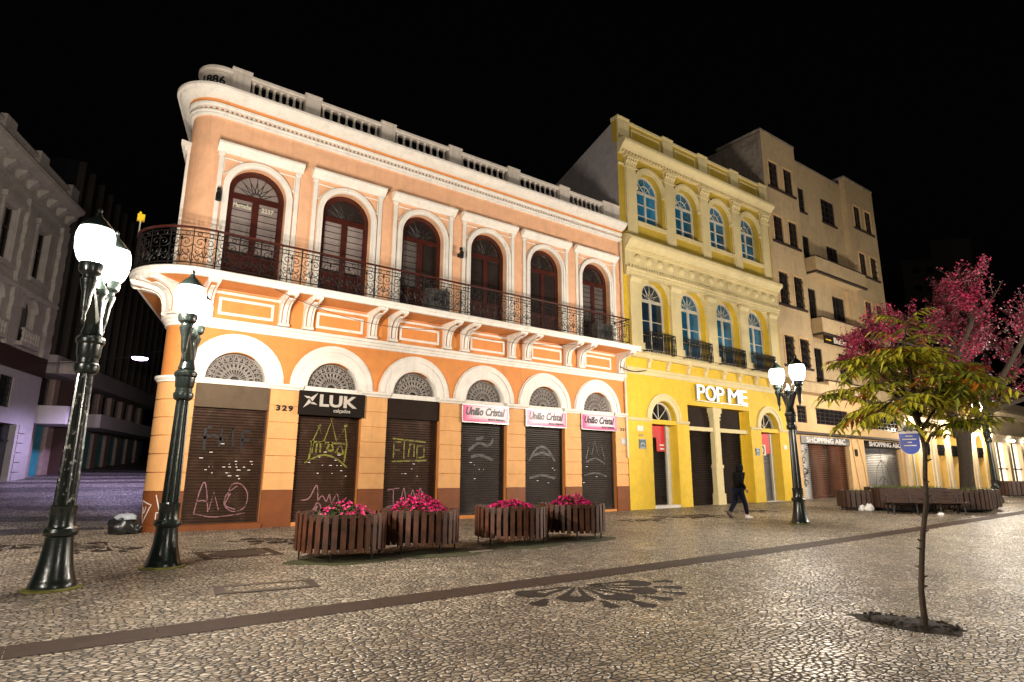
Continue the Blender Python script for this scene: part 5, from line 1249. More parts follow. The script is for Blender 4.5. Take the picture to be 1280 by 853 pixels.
# ------------------------------------------------------------------ flower planters
def planter_proto(r=.76, z0=.16, z1=.77, n=34, flowers=1):
    t = thing('flower_planter','x','planter',(0,0,0),0,'round slatted planters with magenta flowers')
    b = MB(); random.seed(2+n)
    for k in range(n):
        a = 2*pi*k/n; w = 2*pi*r/n*.32; tilt = random.uniform(-.012,.012); zt = z1+random.uniform(-.012,.012); zb = z0+random.uniform(-.015,.012)
        c, s = cos(a), sin(a)
        def Q(u, d, z): return (c*(r+d+tilt*(z-z0))-s*u, s*(r+d+tilt*(z-z0))+c*u, z)
        b.hexa([Q(-w,-.02,zb),Q(w,-.02,zb),Q(w,.022,zb),Q(-w,.022,zb),Q(-w,-.02,zt),Q(w,-.02,zt),Q(w,.022,zt),Q(-w,.022,zt)])
    b.build('slat_ring','slat',t,local=True)
    b = MB()
    for z in (.27,.62): b.tube([((r-.035)*cos(2*pi*i/32),(r-.035)*sin(2*pi*i/32),z) for i in range(33)],.018,5,False)
    b.build('hoop','leg',t,local=True)
    b = MB(); b.lathe([(r-.22,.18),(r-.16,.45),(r-.13,.70),(r-.17,.70)],(0,0,0),24); b.build('tub','tub',t,smooth=40,local=True)
    b = MB(); b.lathe([(r-.18,.62),(r-.3,.70),(.1,.73),(0,.73)],(0,0,0),20); b.build('soil','soil',t,smooth=60,local=True)
    for k in range(6):
        a = 2*pi*k/6+.3; b = MB(); b.tube([((r-.05)*cos(a),(r-.05)*sin(a),-.02),((r-.05)*cos(a),(r-.05)*sin(a),.65)],.016,6); b.build('leg','leg',t,local=True)
    return t
def flowers(t, seed, rad, hgt, npet, bias=0, nleaf=260):
    rn = random.Random(seed)
    lf = MB(); pt = MB()
    def pos(f=1.0):
        while True:
            x, y = rn.uniform(-1,1), rn.uniform(-1,1); d = x*x+y*y
            if d < 1: break
        h = .72+hgt*(1-d)*rn.uniform(.55,1.05)*(1+.25*sin(7*x+seed)*cos(6*y))
        return V((x*rad+bias, y*rad, h)), d
    def leaf(mb, p, l, w, el):
        a = rn.uniform(0,2*pi); d = V((cos(a)*cos(el),sin(a)*cos(el),sin(el))); s = V((-sin(a),cos(a),rn.uniform(-.3,.3)))
        mb.add([p, p+d*l*.5+s*w, p+d*l+V((0,0,-.2*l)), p+d*l*.5-s*w],[(0,1,2),(0,2,3)])
    for _ in range(nleaf):
        p, d = pos(); leaf(lf, p-V((0,0,.03)), rn.uniform(.06,.12), rn.uniform(.014,.028), rn.uniform(-.3,.9))
    for _ in range(npet):
        p, d = pos(); p.z += .02; nrm = V((rn.uniform(-.7,.7)+p.x*.5,rn.uniform(-1,.4)+p.y*.4,rn.uniform(.3,1))).normalized()
        u = nrm.cross(V((0,0,1)) if abs(nrm.z)<.9 else V((1,0,0))).normalized(); v = nrm.cross(u)
        a0 = rn.uniform(0,6); R_ = rn.uniform(.028,.046); vs = [p+nrm*-.006]
        for k in range(10): q = a0+2*pi*k/10; rr = R_*(1 if k%2 == 0 else .62); vs.append(p+(u*cos(q)+v*sin(q))*rr+nrm*.006)
        pt.add(vs,[(0,1+k,1+(k+1)%10) for k in range(10)])
    lf.build('foliage','leaf',t,local=True,recalc=False); pt.build('blossom','petal',t,local=True,recalc=False)
PP = planter_proto(); bpy.context.view_layer.update()
pl = [PP]+[copy_tree(PP) for _ in range(3)]
for o, (x,y), lab, sd, rd, h, npt, bi, nl in zip(pl, ((4.13,10.85),(5.74,11.02),(7.98,11.05),(9.86,11.2)),
    ('slatted planter with the sparsest magenta flowers, before the crown graffiti shutter','slatted planter with the tallest, fullest mound of magenta flowers','slatted planter with a low spread of magenta flowers, before the middle pink sign','slatted planter of magenta flowers at the row end towards the yellow building'),
    (1,2,3,4),(.52,.55,.52,.5),(.20,.31,.15,.22),(120,380,230,270),(.05,.02,0,0),(520,380,300,320)):
    o.location = (x,y,0); o['label'] = lab; o.rotation_euler = (0,0,sd*.7); 
    flowers(o, sd, rd, h, npt, bi, nl)

# ------------------------------------------------------------------ tree planter, bench, litter by the far tree
def ring_planter(c, r, z1, n, label, grass=0, sx=1.0, rz=0):
    t = thing('tree_planter',label,'planter',(c[0],c[1],G(*c)),rz,'slatted planters around the pink tree')
    b = MB()
    for k in range(n):
        a = 2*pi*k/n; w = pi*r/n*.80; cc, s = cos(a), sin(a)
        Q = lambda u,d,z: ((cc*(r+d)-s*u)*sx, s*(r+d)+cc*u, z)
        b.hexa([Q(-w,-.02,.12),Q(w,-.02,.12),Q(w,.025,.12),Q(-w,.025,.12),Q(-w,-.02,z1),Q(w,-.02,z1),Q(w,.025,z1),Q(-w,.025,z1)])
    b.build('slat_ring','slatdark',t,local=True)
    b = MB(); b.lathe([(r-.1,.05),(r-.06,z1-.1),(r-.1,z1-.1)],(0,0,0),24,T=lambda x,y,z:(x*sx,y,z)); b.build('tub','tub',t,local=True)
    b = MB(); b.lathe([(r-.08,z1-.12),(0,z1-.05)],(0,0,0),20,cap=False,T=lambda x,y,z:(x*sx,y,z)); b.build('soil','soil',t,local=True)
    for k in range(5):
        a = 2*pi*k/5+.4; b = MB(); b.tube([((r-.1)*cos(a)*sx,(r-.1)*sin(a),-.05),((r-.1)*cos(a)*sx,(r-.1)*sin(a),.2)],.025,6); b.build('leg','leg',t,local=True)
    if grass:
        b = MB(); rn = random.Random(n)
        for _ in range(grass):
            a = rn.uniform(0,2*pi); q = (r-.1)*sqrt(rn.random()); p = V((q*cos(a)*sx,q*sin(a),z1-.1)); e = rn.uniform(0,2*pi); l = rn.uniform(.12,.28)
            d = V((cos(e)*.5,sin(e)*.5,1)).normalized()*l; s = V((-sin(e),cos(e),0))*.008
            b.add([p-s,p+s,p+d*.6+s*.7,p+d+V((cos(e),sin(e),-.3))*l*.3,p+d*.6-s*.7],[(0,1,2,4),(4,2,3)])
        b.build('grass_tuft','grassy',t,local=True,recalc=False)
    return t
ring_planter((25.55,12.0),.72,.74,26,'round dark slat planter at the bench end towards the yellow building',60)
ring_planter((26.6,10.7),1.35,.86,60,'large slatted planter with pale grass on top behind the bench',700,1.0)
ring_planter((27.6,9.05),.86,.80,34,'slatted planter around the thick trunk of the pink tree',160)
ring_planter((29.4,9.25),.74,.76,28,'dark slat planter in front of the far lamp post',120)
ring_planter((42.8,11.6),.8,.85,28,'farthest slat planter by the lit shop windows',40)
def bench():
    A = V((24.0,10.45)); B = V((25.75,8.5)); d = (B-A).normalized(); n = V((d.y,-d.x))      # n points towards the camera
    if n.dot(-A) < 0: n = -n
    t = thing('park_bench','long dark wooden bench with slatted back in front of the grass planter','bench',((A.x+B.x)/2,(A.y+B.y)/2,G(24.8,9.5)))
    Lh = (B-A).length/2
    Q = lambda u,v,z: (d.x*u+n.x*v, d.y*u+n.y*v, z)
    def bar(b,u0,u1,v0,v1,z0,z1): b.hexa([Q(u0,v0,z0),Q(u1,v0,z0),Q(u1,v1,z0),Q(u0,v1,z0),Q(u0,v0,z1),Q(u1,v0,z1),Q(u1,v1,z1),Q(u0,v1,z1)])
    b = MB()
    for k in range(5): bar(b,-Lh,Lh,.06+.095*k-.0,.06+.095*k+.08,.40,.435)
    b.build('seat','slatdark',t,local=True)
    b = MB()
    for k in range(5): bar(b,-Lh,Lh,-.06-.012*k,-.025-.012*k,.30+.115*k,.395+.115*k)
    b.build('backrest','slatdark',t,local=True)
    for k in range(4):
        u = -Lh+.2+(2*Lh-.4)*k/3; b = MB()
        b.tube([Q(u,.5,-.02),Q(u,.46,.25),Q(u,.5,.4),Q(u,.05,.4),Q(u,-.04,.2),Q(u,-.1,-.02)],.025,6); b.tube([Q(u,.04,.38),Q(u,-.06,.6),Q(u,-.12,.86)],.022,6); b.build('leg','leg',t,local=True)
bench()
def blob(name, c, r, sc, label, cat, m, seed, group=None):
    bm = bmesh.new(); bmesh.ops.create_icosphere(bm, subdivisions=3, radius=r); rn = random.Random(seed)
    ph = [V((rn.uniform(-3,3),rn.uniform(-3,3),rn.uniform(-3,3))) for _ in range(5)]
    for v in bm.verts:
        k = 1+sum(.09*sin(v.co.normalized().dot(p)*3+i*1.7) for i,p in enumerate(ph)); v.co = V((v.co.x*sc[0]*k, v.co.y*sc[1]*k, max(v.co.z*sc[2]*k, -r*sc[2]*.55)))
        v.co.z += r*sc[2]*.55
    me = bpy.data.meshes.new(name); bm.to_mesh(me); bm.free(); me.materials.append(M[m]); me.polygons.foreach_set('use_smooth',[True]*len(me.polygons))
    o = bpy.data.objects.new(name,me); COL.objects.link(o); o.location = (c[0],c[1],G(*c)+ (c[2] if len(c)>2 else 0)); tag(o,label,cat,group); return o
blob('rubbish_bag',(24.9,11.3),.15,(1.1,1,1.2),'larger white plastic rubbish bag on the ground by the round planter at the bench end','bag','plasticw',3)
blob('rubbish_bag',(25.0,11.6),.13,(1,1,1.1),'smaller white plastic bag tucked against the round planter at the bench end','bag','plasticw',5)
blob('rubbish_bag',(24.3,8.75),.10,(1.4,1,.8),'crumpled pale plastic bag lying on the paving in front of the bench','bag','plasticw',8)
blob('paper_litter',(25.6,11.45),.10,(1.2,1,1.2),'crumpled white litter on top of the round planter at the bench end','litter','plasticw',9).location.z += .70
def bundle():
    x, y = 1.28, 17.32; t = thing('bundle','black sack with a pale blue grey cloth over it, slumped against the rounded corner','bundle',(x,y,G(x,y)))
    for nm, c, r, sc, m, sd in (('sack',(0,0,0),.26,(1.05,.9,1.05),'plastick',4),('folded_cloth',(.05,-.05,.33),.19,(1.15,.8,.45),'greycloth',6),('inner_bag',(.24,.02,0),.19,(.8,.8,1.1),'plastick',7)):
        o = blob(nm,(x,y),r,sc,None,None,m,sd); o.parent = t; o.location = c
bundle()
# ------------------------------------------------------------------ covers in the paving
def covers():
    t = thing('manhole_cover','oval dark manhole cover in a stone rim near the first shutter','manhole cover',(2.78,12.35,0))
    b = MB(); n = 28; b.prism([(.50*cos(2*pi*i/n),.42*sin(2*pi*i/n)) for i in range(n)],lambda x,y,w:(x,y,w),.002,.012); b.build('lid','cast',t,local=True)
    b = MB(); b.box(-.66,.66,-.58,-.44,.001,.008); b.box(-.66,.66,.44,.58,.001,.008); b.box(-.66,-.52,-.44,.44,.001,.008); b.box(.52,.66,-.44,.44,.001,.008); b.build('rim','granite',t,local=True)
    t = thing('hatch_cover','rectangular paved hatch with dark metal frame between the lamp posts and brown strip','hatch cover',(2.33,8.62,0),R(-8))
    b = MB()
    for q in ((-.62,.62,-.30,-.2),(-.62,.62,.2,.30),(-.62,-.50,-.2,.2),(.50,.62,-.2,.2)): b.box(q[0],q[1],q[2],q[3],.001,.010)
    b.build('frame','cast',t,local=True)
    b = MB(); b.box(-.498,.498,-.198,.198,.001,.006); b.build('lid','cobble',t,local=True)
    b = MB(); b.box(-.02+6.4,.45+6.4,10.0,10.2,.002,.02); tag(b.build('paving_slab','concrete'),'small loose pale slab on the damp ground in front of the planters','slab')
covers()
def sign():
    x, y = 30.9, 11.95; g = G(x,y); zc = 2.86; d = V((x,y,0)).normalized(); u = V((d.y,-d.x,0))
    t = thing('street_sign','blue and white oval sign on a grey post behind the bench','sign',(x,y,g))
    P = lambda a,z,w: (u.x*a+d.x*w, u.y*a+d.y*w, z)
    b = MB(); b.tube([P(.1,-.05,0),P(.05,zc-.5,.03)],.045,8); b.build('post','metal',t,local=True)
    def oval(zlo,zhi,w0,w1,b,k=1.0):
        n = 40; pts = [(k*.40*cos(2*pi*i/n)*(1), zc+k*(.68*sin(2*pi*i/n))) for i in range(n)]
        pts = [(a,min(max(z,zlo),zhi)) for a,z in pts]
        q = []
        for p in pts:
            if not q or (abs(p[0]-q[-1][0])+abs(p[1]-q[-1][1])) > 1e-4: q.append(p)
        b.prism(q,lambda a,z,w: P(a,z,w),w0,w1)
    def shape(k): 
        pts = [(k*.40*cos(pi*i/20), zc+.26+k*.42*sin(pi*i/20)) for i in range(21)]+[(k*.40*cos(pi+pi*i/20), zc-.26+k*.42*sin(pi+pi*i/20)) for i in range(21)]
        return pts
    b = MB(); b.prism(shape(1.0),lambda a,z,w: P(a,z,w),-.03,.0); b.build('white_panel','paper',t,local=True)
    b = MB(); b.prism([(a,min(z,zc+.26)) for a,z in shape(.95)][20:]+[(.38,zc+.26)],lambda a,z,w: P(a,z,w),-.036,-.0305); b.build('blue_panel','bluesign',t,local=True)
    b = MB()      # bus pictogram
    b.prism([(-.2,zc+.40),(.2,zc+.40),(.2,zc+.52),(.09,zc+.58),(-.11,zc+.58),(-.2,zc+.52)],lambda a,z,w: P(a,z,w),-.036,-.0305)
    for c in (-.11,.11): b.prism([(c+.05*cos(2*pi*i/12),zc+.39+.05*sin(2*pi*i/12)) for i in range(12)],lambda a,z,w: P(a,z,w),-.038,-.0306)
    b.build('bus_symbol','ink',t,local=True)
    for k,(w,z) in enumerate(((.14,.12),(.27,-.02),(.08,-.16),(.24,-.30))):
        b = MB(); b.prism([(-w,zc+z),(w,zc+z),(w,zc+z+.05),(-w,zc+z+.05)],lambda a,z_,w_: P(a,z_,w_),-.040,-.0365); b.build('text_line','paper',t,local=True)
sign()

# ------------------------------------------------------------------ trees
def leafcard(mb, p, d, up, l, w):
    s = d.cross(up); s = s.normalized() if s.length > 1e-4 else V((1,0,0)); n = s.cross(d).normalized()
    a = p+d*l*.35+n*(-.04*l); m = p+d*l; 
    mb.add([p, a+s*w+n*w*.35, m-V((0,0,.12*l)), a-s*w+n*w*.35, a+d*l*.1],[(0,1,4),(1,2,4),(2,3,4),(3,0,4)])
def sapling():
    base = V((6.92,2.78,0)); t = thing('young_tree','slender young tree with drooping yellow green and orange leaves','tree',base)
    rn = random.Random(21)
    rt = V((.81,-.586,0)); bk = V((.586,.81,0))
    tr = [V((0,0,-.03)),V((.015,-.02,.12)),V((.0,-.03,.35)),V((.045,-.05,.62)),V((.06,-.09,.9)),V((.14,-.13,1.2)),V((.16,-.14,1.45)),V((.20,-.16,1.72)),V((.165,-.14,1.95)),V((.13,-.11,2.12))]
    b = MB(); b.tube(tr,[.044,.031,.026,.025,.024,.023,.022,.020,.018,.016],9)
    for k in range(16):        # knots
        i = rn.randint(2,7); p = tr[i]+(tr[i+1]-tr[i])*rn.random(); a = rn.uniform(0,6.3); b.tube([p,p+V((cos(a),sin(a),.4))*.06],[.014,.005],5)
    b.build('trunk','bark2',t,smooth=50,local=True)
    O = V((.20,-.16,0))
    def P(a, bb, z): return O+rt*(a*.74)+bk*(bb*.8)+V((0,0,z if z < 1.95 else 1.97+(z-1.95)*1.28))
    limbs = [  # main limbs: list of points (lateral, depth, z)
        [(-.02,0,1.95),(-.10,-.05,2.25),(-.16,-.1,2.55),(-.10,-.1,2.80)],
        [(-.05,0,2.05),(-.30,.10,2.22),(-.62,.15,2.28),(-.98,.1,2.20)],
        [(-.05,0,2.02),(-.35,-.2,2.15),(-.6,-.35,2.12),(-.85,-.4,2.02)],
        [(-.03,0,1.9),(.16,-.1,2.08),(.34,-.15,2.20),(.60,-.1,2.30)],
        [(-.01,0,1.72),(.14,.05,1.86),(.34,.05,1.95),(.58,-.1,1.98)],
        [(-.05,0,2.08),(-.2,.3,2.35),(-.35,.5,2.5),(-.5,.6,2.52)],
        [(-.04,0,2.1),(.1,.2,2.4),(.2,.35,2.56),(.32,.4,2.6)],
        [(-.04,0,2.1),(-.2,-.2,2.4),(-.35,-.4,2.5),(-.4,-.55,2.48)],
        [(-.04,0,2.0),(.05,-.3,2.2),(.15,-.55,2.3),(.3,-.7,2.25)],
        [(-.04,0,2.05),(.2,.1,2.3),(.42,.2,2.45),(.72,.2,2.46)],
        [(.1,-.05,2.1),(.35,.1,2.2),(.6,.1,2.25),(.85,.05,2.12)],
        [(-.04,0,2.0),(-.25,.2,2.12),(-.5,.3,2.1),(-.75,.35,2.02)],
        [(-.05,0,2.05),(-.3,.05,2.4),(-.5,.05,2.5),(-.7,0,2.42)]]
    lb = MB(); lv = MB(); leaves = 0
    tips = []
    for li in limbs:
        pts = [P(*q) for q in li]; lb.tube(pts,[.018,.013,.009,.005],6)
        for i in range(1,len(pts)):
            for f in (.25,.6,.95):
                p = pts[i-1]+(pts[i]-pts[i-1])*f; tips.append((p,(pts[i]-pts[i-1]).normalized(), i))
    for p, d, lev in tips:
        for k in range(2 if lev == 1 else 3):
            if lev == 1 and rn.random() < .5: continue
            a = rn.uniform(0,2*pi); q = (d*.4+V((cos(a),sin(a),rn.uniform(-.15,.5)))*.8).normalized()
            l = rn.uniform(.22,.42); n = 7
            ax = [p+q*l*(j/n)+V((0,0,-.30*l*(j/n)**2)) for j in range(n+1)]
            lb.tube(ax,.0035,4,False)
            hue = rn.random()
            mi = 0 if hue < .68 else 1 if hue < .93 else 2 if hue < .985 else 3
            for j in range(1,n+1):
                dd = (ax[j]-ax[j-1]).normalized(); sd = dd.cross(V((0,0,1))).normalized()
                q_ = ax[j]-O
                if -.34 < q_.dot(rt) < .08 and ax[j].z < 2.12 and q_.dot(bk) < .5: continue
                if ax[j].z < 1.88: continue
                for sg in ((-1,1) if j < n else (0,)):
                    lv.m = mi if rn.random() < .82 else rn.choice((0,0,1,1,1,2))
                    ld = (dd*.55+sd*sg*.8+V((0,0,rn.uniform(-.75,-.2)))).normalized()
                    leafcard(lv, ax[j], ld, V((rn.uniform(-.3,.3),rn.uniform(-.3,.3),1)), rn.uniform(.08,.165), rn.uniform(.013,.023)); leaves += 1
    lb.build('branches','bark2',t,local=True,recalc=False)
    o = lv.build('crown',['yleaf','dleaf','oleaf','rleaf'],t,local=True,recalc=False)
    # soil pit at the foot
    b = MB(); r2 = random.Random(3); n = 40
    wob = lambda a: 1+.10*sin(3*a+1)+.06*sin(7*a+2)+.03*sin(13*a)
    b.lathe([(1,0),(.8,.015),(.4,.035),(0,.03)],(0,0,0),n,cap=False,T=lambda x,y,z:(x*.50*wob(atan2(y,x)),y*.30*wob(atan2(y,x)),z+.007))
    for _ in range(120):
        a = r2.uniform(0,6.28); q = sqrt(r2.random()); x, y = q*.46*cos(a), q*.27*sin(a); rr = r2.uniform(.008,.03); b.lathe([(rr,-.01),(rr*.8,rr*.7),(0,rr)],(x,y,.02),5)
    o = b.build('tree_pit_soil','soil',None,loc=None); o.location = (7.05,2.95,0); o.rotation_euler = (0,0,R(95)); tag(o,'irregular pit of dark soil around the foot of the young tree','soil')
sapling()
def pinktree():
    base = V((27.6,9.05,G(27.6,9.05))); t = thing('blossoming_tree','large old tree with thick forked trunk and spreading deep pink blossom','tree',base)
    rn = random.Random(12)
    b = MB()
    b.tube([V((0,0,-.05)),V((0,0,.5)),V((.0,-.05,1.4)),V((.02,-.1,2.2)),V((.0,-.15,3.0)),V((.05,-.3,3.5))],[.36,.30,.26,.25,.28,.22],14)
    rt = V((.81,-.586,0)); bk = V((.586,.81,0))
    P = lambda a,c,z: rt*a+bk*c+V((0,0,z))
    st = P(.2,0,3.0)
    limbs = [
        [(.05,0,2.9),(-.25,0,3.9),(-.9,.3,4.7),(-1.7,.6,5.0),(-2.2,.6,5.2)],
        [(-.05,0,2.9),(-.35,-.3,4.0),(-.5,-.9,5.2),(-.6,-1.6,6.2),(-.4,-2.2,7.2)],
        [(.1,0,3.0),(.7,.0,3.35),(1.2,-.1,3.9),(1.6,-.2,4.8),(2.6,-.4,5.7),(3.4,-.4,6.5)],
        [(.95,0,3.55),(1.05,.2,4.5),(.9,.4,5.6),(.8,.6,6.7),(1.0,.6,7.5)],
        [(1.2,-.1,3.9),(2.2,-.5,4.3),(3.6,-.9,4.8),(5.0,-1.2,5.4)],
        [(0,0,3.3),(.1,.8,4.4),(-.3,1.8,5.6),(-.9,2.6,6.4)],
        [(1.0,.1,4.4),(1.9,1.2,5.4),(2.6,2.2,6.6),(3.0,2.8,6.8)],
        [(-.3,0,4.0),(-.9,-.6,5.2),(-1.7,-1.0,6.4),(-2.6,-1.2,6.6)],
        [(1.5,-.2,4.6),(1.6,-1.2,5.6),(1.8,-2.2,6.8),(2.2,-2.8,7.2)],
        [(.6,0,3.2),(.55,.02,3.7),(1.0,.02,4.2)]]
    tips = []
    def grow(p, d, r, L_, lev):
        pts = [p]; n = 4
        for i in range(n):
            d = (d+V((rn.uniform(-.35,.35),rn.uniform(-.35,.35),rn.uniform(-.15,.3)))*.55).normalized(); pts.append(pts[-1]+d*L_/n)
        b.tube(pts,[max(.006,r*(1-.6*i/n)) for i in range(n+1)],5 if lev else 6,False)
        if lev >= 2: tips.append(pts); return
        for i in range(1,n+1):
            for _ in range(2 if lev == 0 else 2):
                a = rn.uniform(0,2*pi); q = (d*.7+V((cos(a),sin(a),rn.uniform(-.15,.55)))*.8).normalized()
                grow(pts[i],q,r*.5,L_*rn.uniform(.5,.8),lev+1)
    for k, li in enumerate(limbs):
        pts = [P(*q) for q in li]; m = len(pts)
        b.tube(pts,[(.19 if k in (0,1,2) else .13)*(1-.75*i/m) for i in range(m)],9)
        if k == 9: continue
        for i in range(2,m):
            for _ in range(2):
                a = rn.uniform(0,2*pi); d = ((pts[i]-pts[i-1]).normalized()*.6+V((cos(a),sin(a),rn.uniform(-.1,.5)))*.7).normalized(); grow(pts[i],d,.05,rn.uniform(1.1,1.7),1)
        grow(pts[-1],(pts[-1]-pts[-2]).normalized(),.06,1.35,0)
    b.build('trunk','bark',t,smooth=50,local=True,recalc=False)
    c = MB()
    for pts in tips:
        tip = pts[-1]; lat = tip.dot(rt); low = tip.z < 5.4 and lat > .4
        kind = 2 if low and rn.random() < .8 else 0
        dens = rn.choice((3,7,13,22)) if tip.z < 8.6 else rn.choice((3,6,10))
        pk = rn.choice((.15,.4,.85))
        for i in range(1,len(pts)):
            for _ in range(dens):
                p = pts[i-1]+(pts[i]-pts[i-1])*rn.random()+V((rn.gauss(0,.07),rn.gauss(0,.07),rn.gauss(0,.06)))
                a = rn.uniform(0,2*pi); e = rn.uniform(-.8,.8); d = V((cos(a)*cos(e),sin(a)*cos(e),sin(e)))
                c.m = kind if kind == 2 else (0 if rn.random() < pk else 1)
                l = rn.uniform(.07,.13) if kind == 0 else rn.uniform(.10,.18)
                leafcard(c,p,d,V((rn.uniform(-1,1),rn.uniform(-1,1),1)),l,l*.32)
    c.build('crown',['pinkf','pinkd','olive'],t,local=True,recalc=False)
    print('pink faces',len(c.f),'tips',len(tips))
pinktree()
for o in SC.objects:
    if o.name == 'blossoming_tree': o.scale = (.90,.90,.95); o.location.x += .35

# ------------------------------------------------------------------ the passer-by
def skin_mesh(name, verts, edges, radii, m, parent, levels=2):
    me = bpy.data.meshes.new(name); me.from_pydata(verts,edges,[]); me.materials.append(M[m])
    o = bpy.data.objects.new(name,me); COL.objects.link(o); o.parent = parent
    md = o.modifiers.new('skin','SKIN'); md.use_smooth_shade = True
    if not me.skin_vertices: me.skin_vertices.new() if hasattr(me.skin_vertices,'new') else None
    for i, r in enumerate(radii): me.skin_vertices[0].data[i].radius = (r,r) if not isinstance(r,tuple) else r
    me.skin_vertices[0].data[0].use_root = True
    s = o.modifiers.new('smooth','SUBSURF'); s.levels = levels; s.render_levels = levels
    return o
def freeze(o):
    dg = bpy.context.evaluated_depsgraph_get(); me = bpy.data.meshes.new_from_object(o.evaluated_get(dg)); o.modifiers.clear(); o.data = me
    me.polygons.foreach_set('use_smooth',[True]*len(me.polygons)); return o
def person():
    x, y = 18.35, 12.45
    t = thing('person','person in a black hooded top and dark jeans walking past the yellow building','person',(x,y,G(x,y)),R(-12))
    # local frame: +X is the walking direction; height 1.74
    J = {'pelvis':(0,0,.93),'waist':(.02,0,1.08),'chest':(.05,0,1.30),'neck':(.09,0,1.47),'head0':(.12,0,1.55),'head1':(.13,0,1.66),'head2':(.11,0,1.765),
         'hipF':(.02,-.09,.88),'kneeF':(.16,-.10,.50),'ankF':(.22,-.11,.10),'hipB':(-.01,.09,.88),'kneeB':(-.08,.10,.50),'ankB':(-.33,.11,.18),
         'shL':(.06,.18,1.40),'elL':(.12,.24,1.13),'wrL':(.28,.17,.98),'shR':(.06,-.18,1.40),'elR':(-.08,-.25,1.14),'wrR':(.10,-.22,.95)}
    def sk(name, keys, edges, rad, m):
        idx = {k:i for i,k in enumerate(keys)}
        return freeze(skin_mesh(name,[J[k] for k in keys],[(idx[a],idx[b]) for a,b in edges],rad,m,t))
    body = ['pelvis','waist','chest','neck','head0','head1','hipF','kneeF','ankF','hipB','kneeB','ankB','shL','elL','wrL','shR','elR','wrR']
    be = [('pelvis','waist'),('waist','chest'),('chest','neck'),('neck','head0'),('head0','head1'),('pelvis','hipF'),('hipF','kneeF'),('kneeF','ankF'),('pelvis','hipB'),('hipB','kneeB'),('kneeB','ankB'),('chest','shL'),('shL','elL'),('elL','wrL'),('chest','shR'),('shR','elR'),('elR','wrR')]
    bd = sk('body',body,be,[.12,.11,.13,.05,.055,.06,.07,.05,.035,.07,.05,.035,.05,.035,.025,.05,.035,.025],'skin')
    sk('hooded_top',['pelvis','waist','chest','neck','head0','head1','head2','shL','elL','wrL','shR','elR','wrR'],[('head1','head2')]+[e for e in be if e[0] not in ('hipF','kneeF','hipB','kneeB') and e[1] not in ('hipF','hipB')],[.175,.165,.185,.10,.13,.135,.10,.09,.068,.055,.09,.068,.055],'hoodie')
    sk('jeans',['pelvis','hipF','kneeF','ankF','hipB','kneeB','ankB'],[('pelvis','hipF'),('hipF','kneeF'),('kneeF','ankF'),('pelvis','hipB'),('hipB','kneeB'),('kneeB','ankB')],[.145,.105,.082,.068,.105,.082,.068],'jeans')
    for nm, a, rz, dz, m in (('shoe',(.22,-.11,.0),0,0,'shoe'),('shoe',(-.37,.11,.10),.75,0,'shoed')):
        b = MB(); n = 10; pr = [(-.08,.035,.10),(-.06,.05,.11),(.02,.05,.09),(.10,.05,.065),(.17,.045,.05),(.205,.025,.035)]
        vs = []; 
        for px,hw,h in pr: vs += [(px,-hw,0),(px,hw,0),(px,hw*.7,h),(px,-hw*.7,h)]
        vs = [(a[0]+q*cos(rz)-(-z)*0*sin(rz)+z*sin(rz)*.0 + (z*sin(rz)), a[1]+w, a[2]+z*cos(rz)-q*sin(rz)*1.0+ (0)) for q,w,z in vs]
        b.add(vs,[(i*4+j,i*4+(j+1)%4,i*4+4+(j+1)%4,i*4+4+j) for i in range(len(pr)-1) for j in range(4)]+[(3,2,1,0),(20,21,22,23)]); b.build(nm,m,t,smooth=60,local=True)
    # hands with fingers, half hidden in the sleeves
    for s, w, d in (('L',J['wrL'],V((.75,-.25,-.6))),('R',J['wrR'],V((.7,.1,-.7)))):
        b = MB(); d = d.normalized(); w = V(w); sd = d.cross(V((1,0,.4))).normalized(); up = sd.cross(d)
        b.tube([w+d*.02,w+d*.06,w+d*.11],[.026,.038,.034],8)
        for k in range(4):
            p = w+d*.10+sd*(-.027+.018*k); q = p+d*.04-up*.012; b.tube([p,q,q+d*.022-up*.028],[.010,.009,.007],6)
        p = w+d*.05+sd*.035; b.tube([p,p+d*.03+sd*.022,p+d*.058+sd*.026],[.012,.011,.008],6)
        b.build('hand','skin',t,smooth=60,local=True)
    # face inside the hood
    b = MB(); c = V(J['head1'])+V((.05,0,-.07)); b.lathe([(.0,-.11),(.05,-.10),(.075,-.04),(.078,.02),(.06,.08),(.0,.10)],c,14)
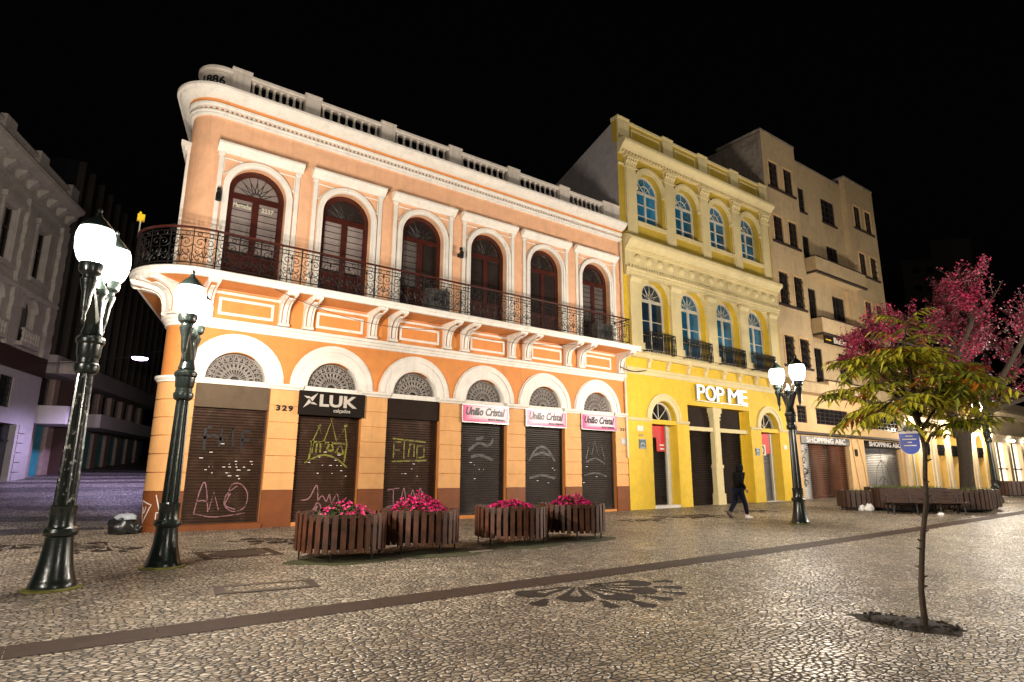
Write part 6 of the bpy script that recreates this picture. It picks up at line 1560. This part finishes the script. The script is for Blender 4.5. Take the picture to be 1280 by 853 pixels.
    b.tube([c+V((.07,0,.02)),c+V((.10,0,-.02)),c+V((.075,0,-.03))],[.012,.018,.012],6); b.build('face','skin',t,smooth=60,local=True)
person()
# ------------------------------------------------------------------ camera, sky, moonlight
cam = bpy.data.cameras.new('camera'); co = bpy.data.objects.new('camera',cam); COL.objects.link(co); SC.camera = co
cam.sensor_width = 36; cam.lens = 757.15/1280*36; cam.clip_end = 2000; cam.clip_start = .1
yaw, pit, rol = 0.625561, 0.215705, 0.005249
f = V((sin(yaw)*cos(pit),cos(yaw)*cos(pit),sin(pit))); r = V((cos(yaw),-sin(yaw),0)); u = r.cross(f)
r2 = r*cos(rol)+u*sin(rol); u2 = u*cos(rol)-r*sin(rol)
co.matrix_world = Matrix(((r2.x,u2.x,-f.x,0),(r2.y,u2.y,-f.y,0),(r2.z,u2.z,-f.z,1.45),(0,0,0,1)))
w = bpy.data.worlds.new('World'); SC.world = w; w.use_nodes = True; nt = w.node_tree
sky = nt.nodes.new('ShaderNodeTexSky'); sky.sky_type = 'NISHITA'; sky.sun_disc = False; sky.sun_elevation = R(-4); sky.sun_rotation = R(200)
bg = nt.nodes['Background']; nt.links.new(sky.outputs[0],bg.inputs[0]); bg.inputs[1].default_value = .05
sl = bpy.data.lights.new('moon','SUN'); sl.energy = .006; sl.angle = R(.5); sl.color = (1,.95,.88); so = bpy.data.objects.new('moon',sl); COL.objects.link(so); so.rotation_euler = (R(50),0,R(-30))
SC.view_settings.view_transform = 'Standard'; SC.view_settings.look = 'None'; SC.view_settings.exposure = 0; SC.view_settings.gamma = 1
SC.render.engine = 'CYCLES'; cy = SC.cycles
cy.use_denoising = True; cy.max_bounces = 6; cy.diffuse_bounces = 3; cy.glossy_bounces = 3; cy.transparent_max_bounces = 8
cy.sample_clamp_indirect = 4; cy.sample_clamp_direct = 30; cy.caustics_reflective = False; cy.caustics_refractive = False; cy.use_light_tree = True; cy.use_adaptive_sampling = True; cy.adaptive_threshold = .02
try: cy.denoiser = 'OPENIMAGEDENOISE'; cy.denoising_input_passes = 'RGB_ALBEDO_NORMAL'
except Exception: pass
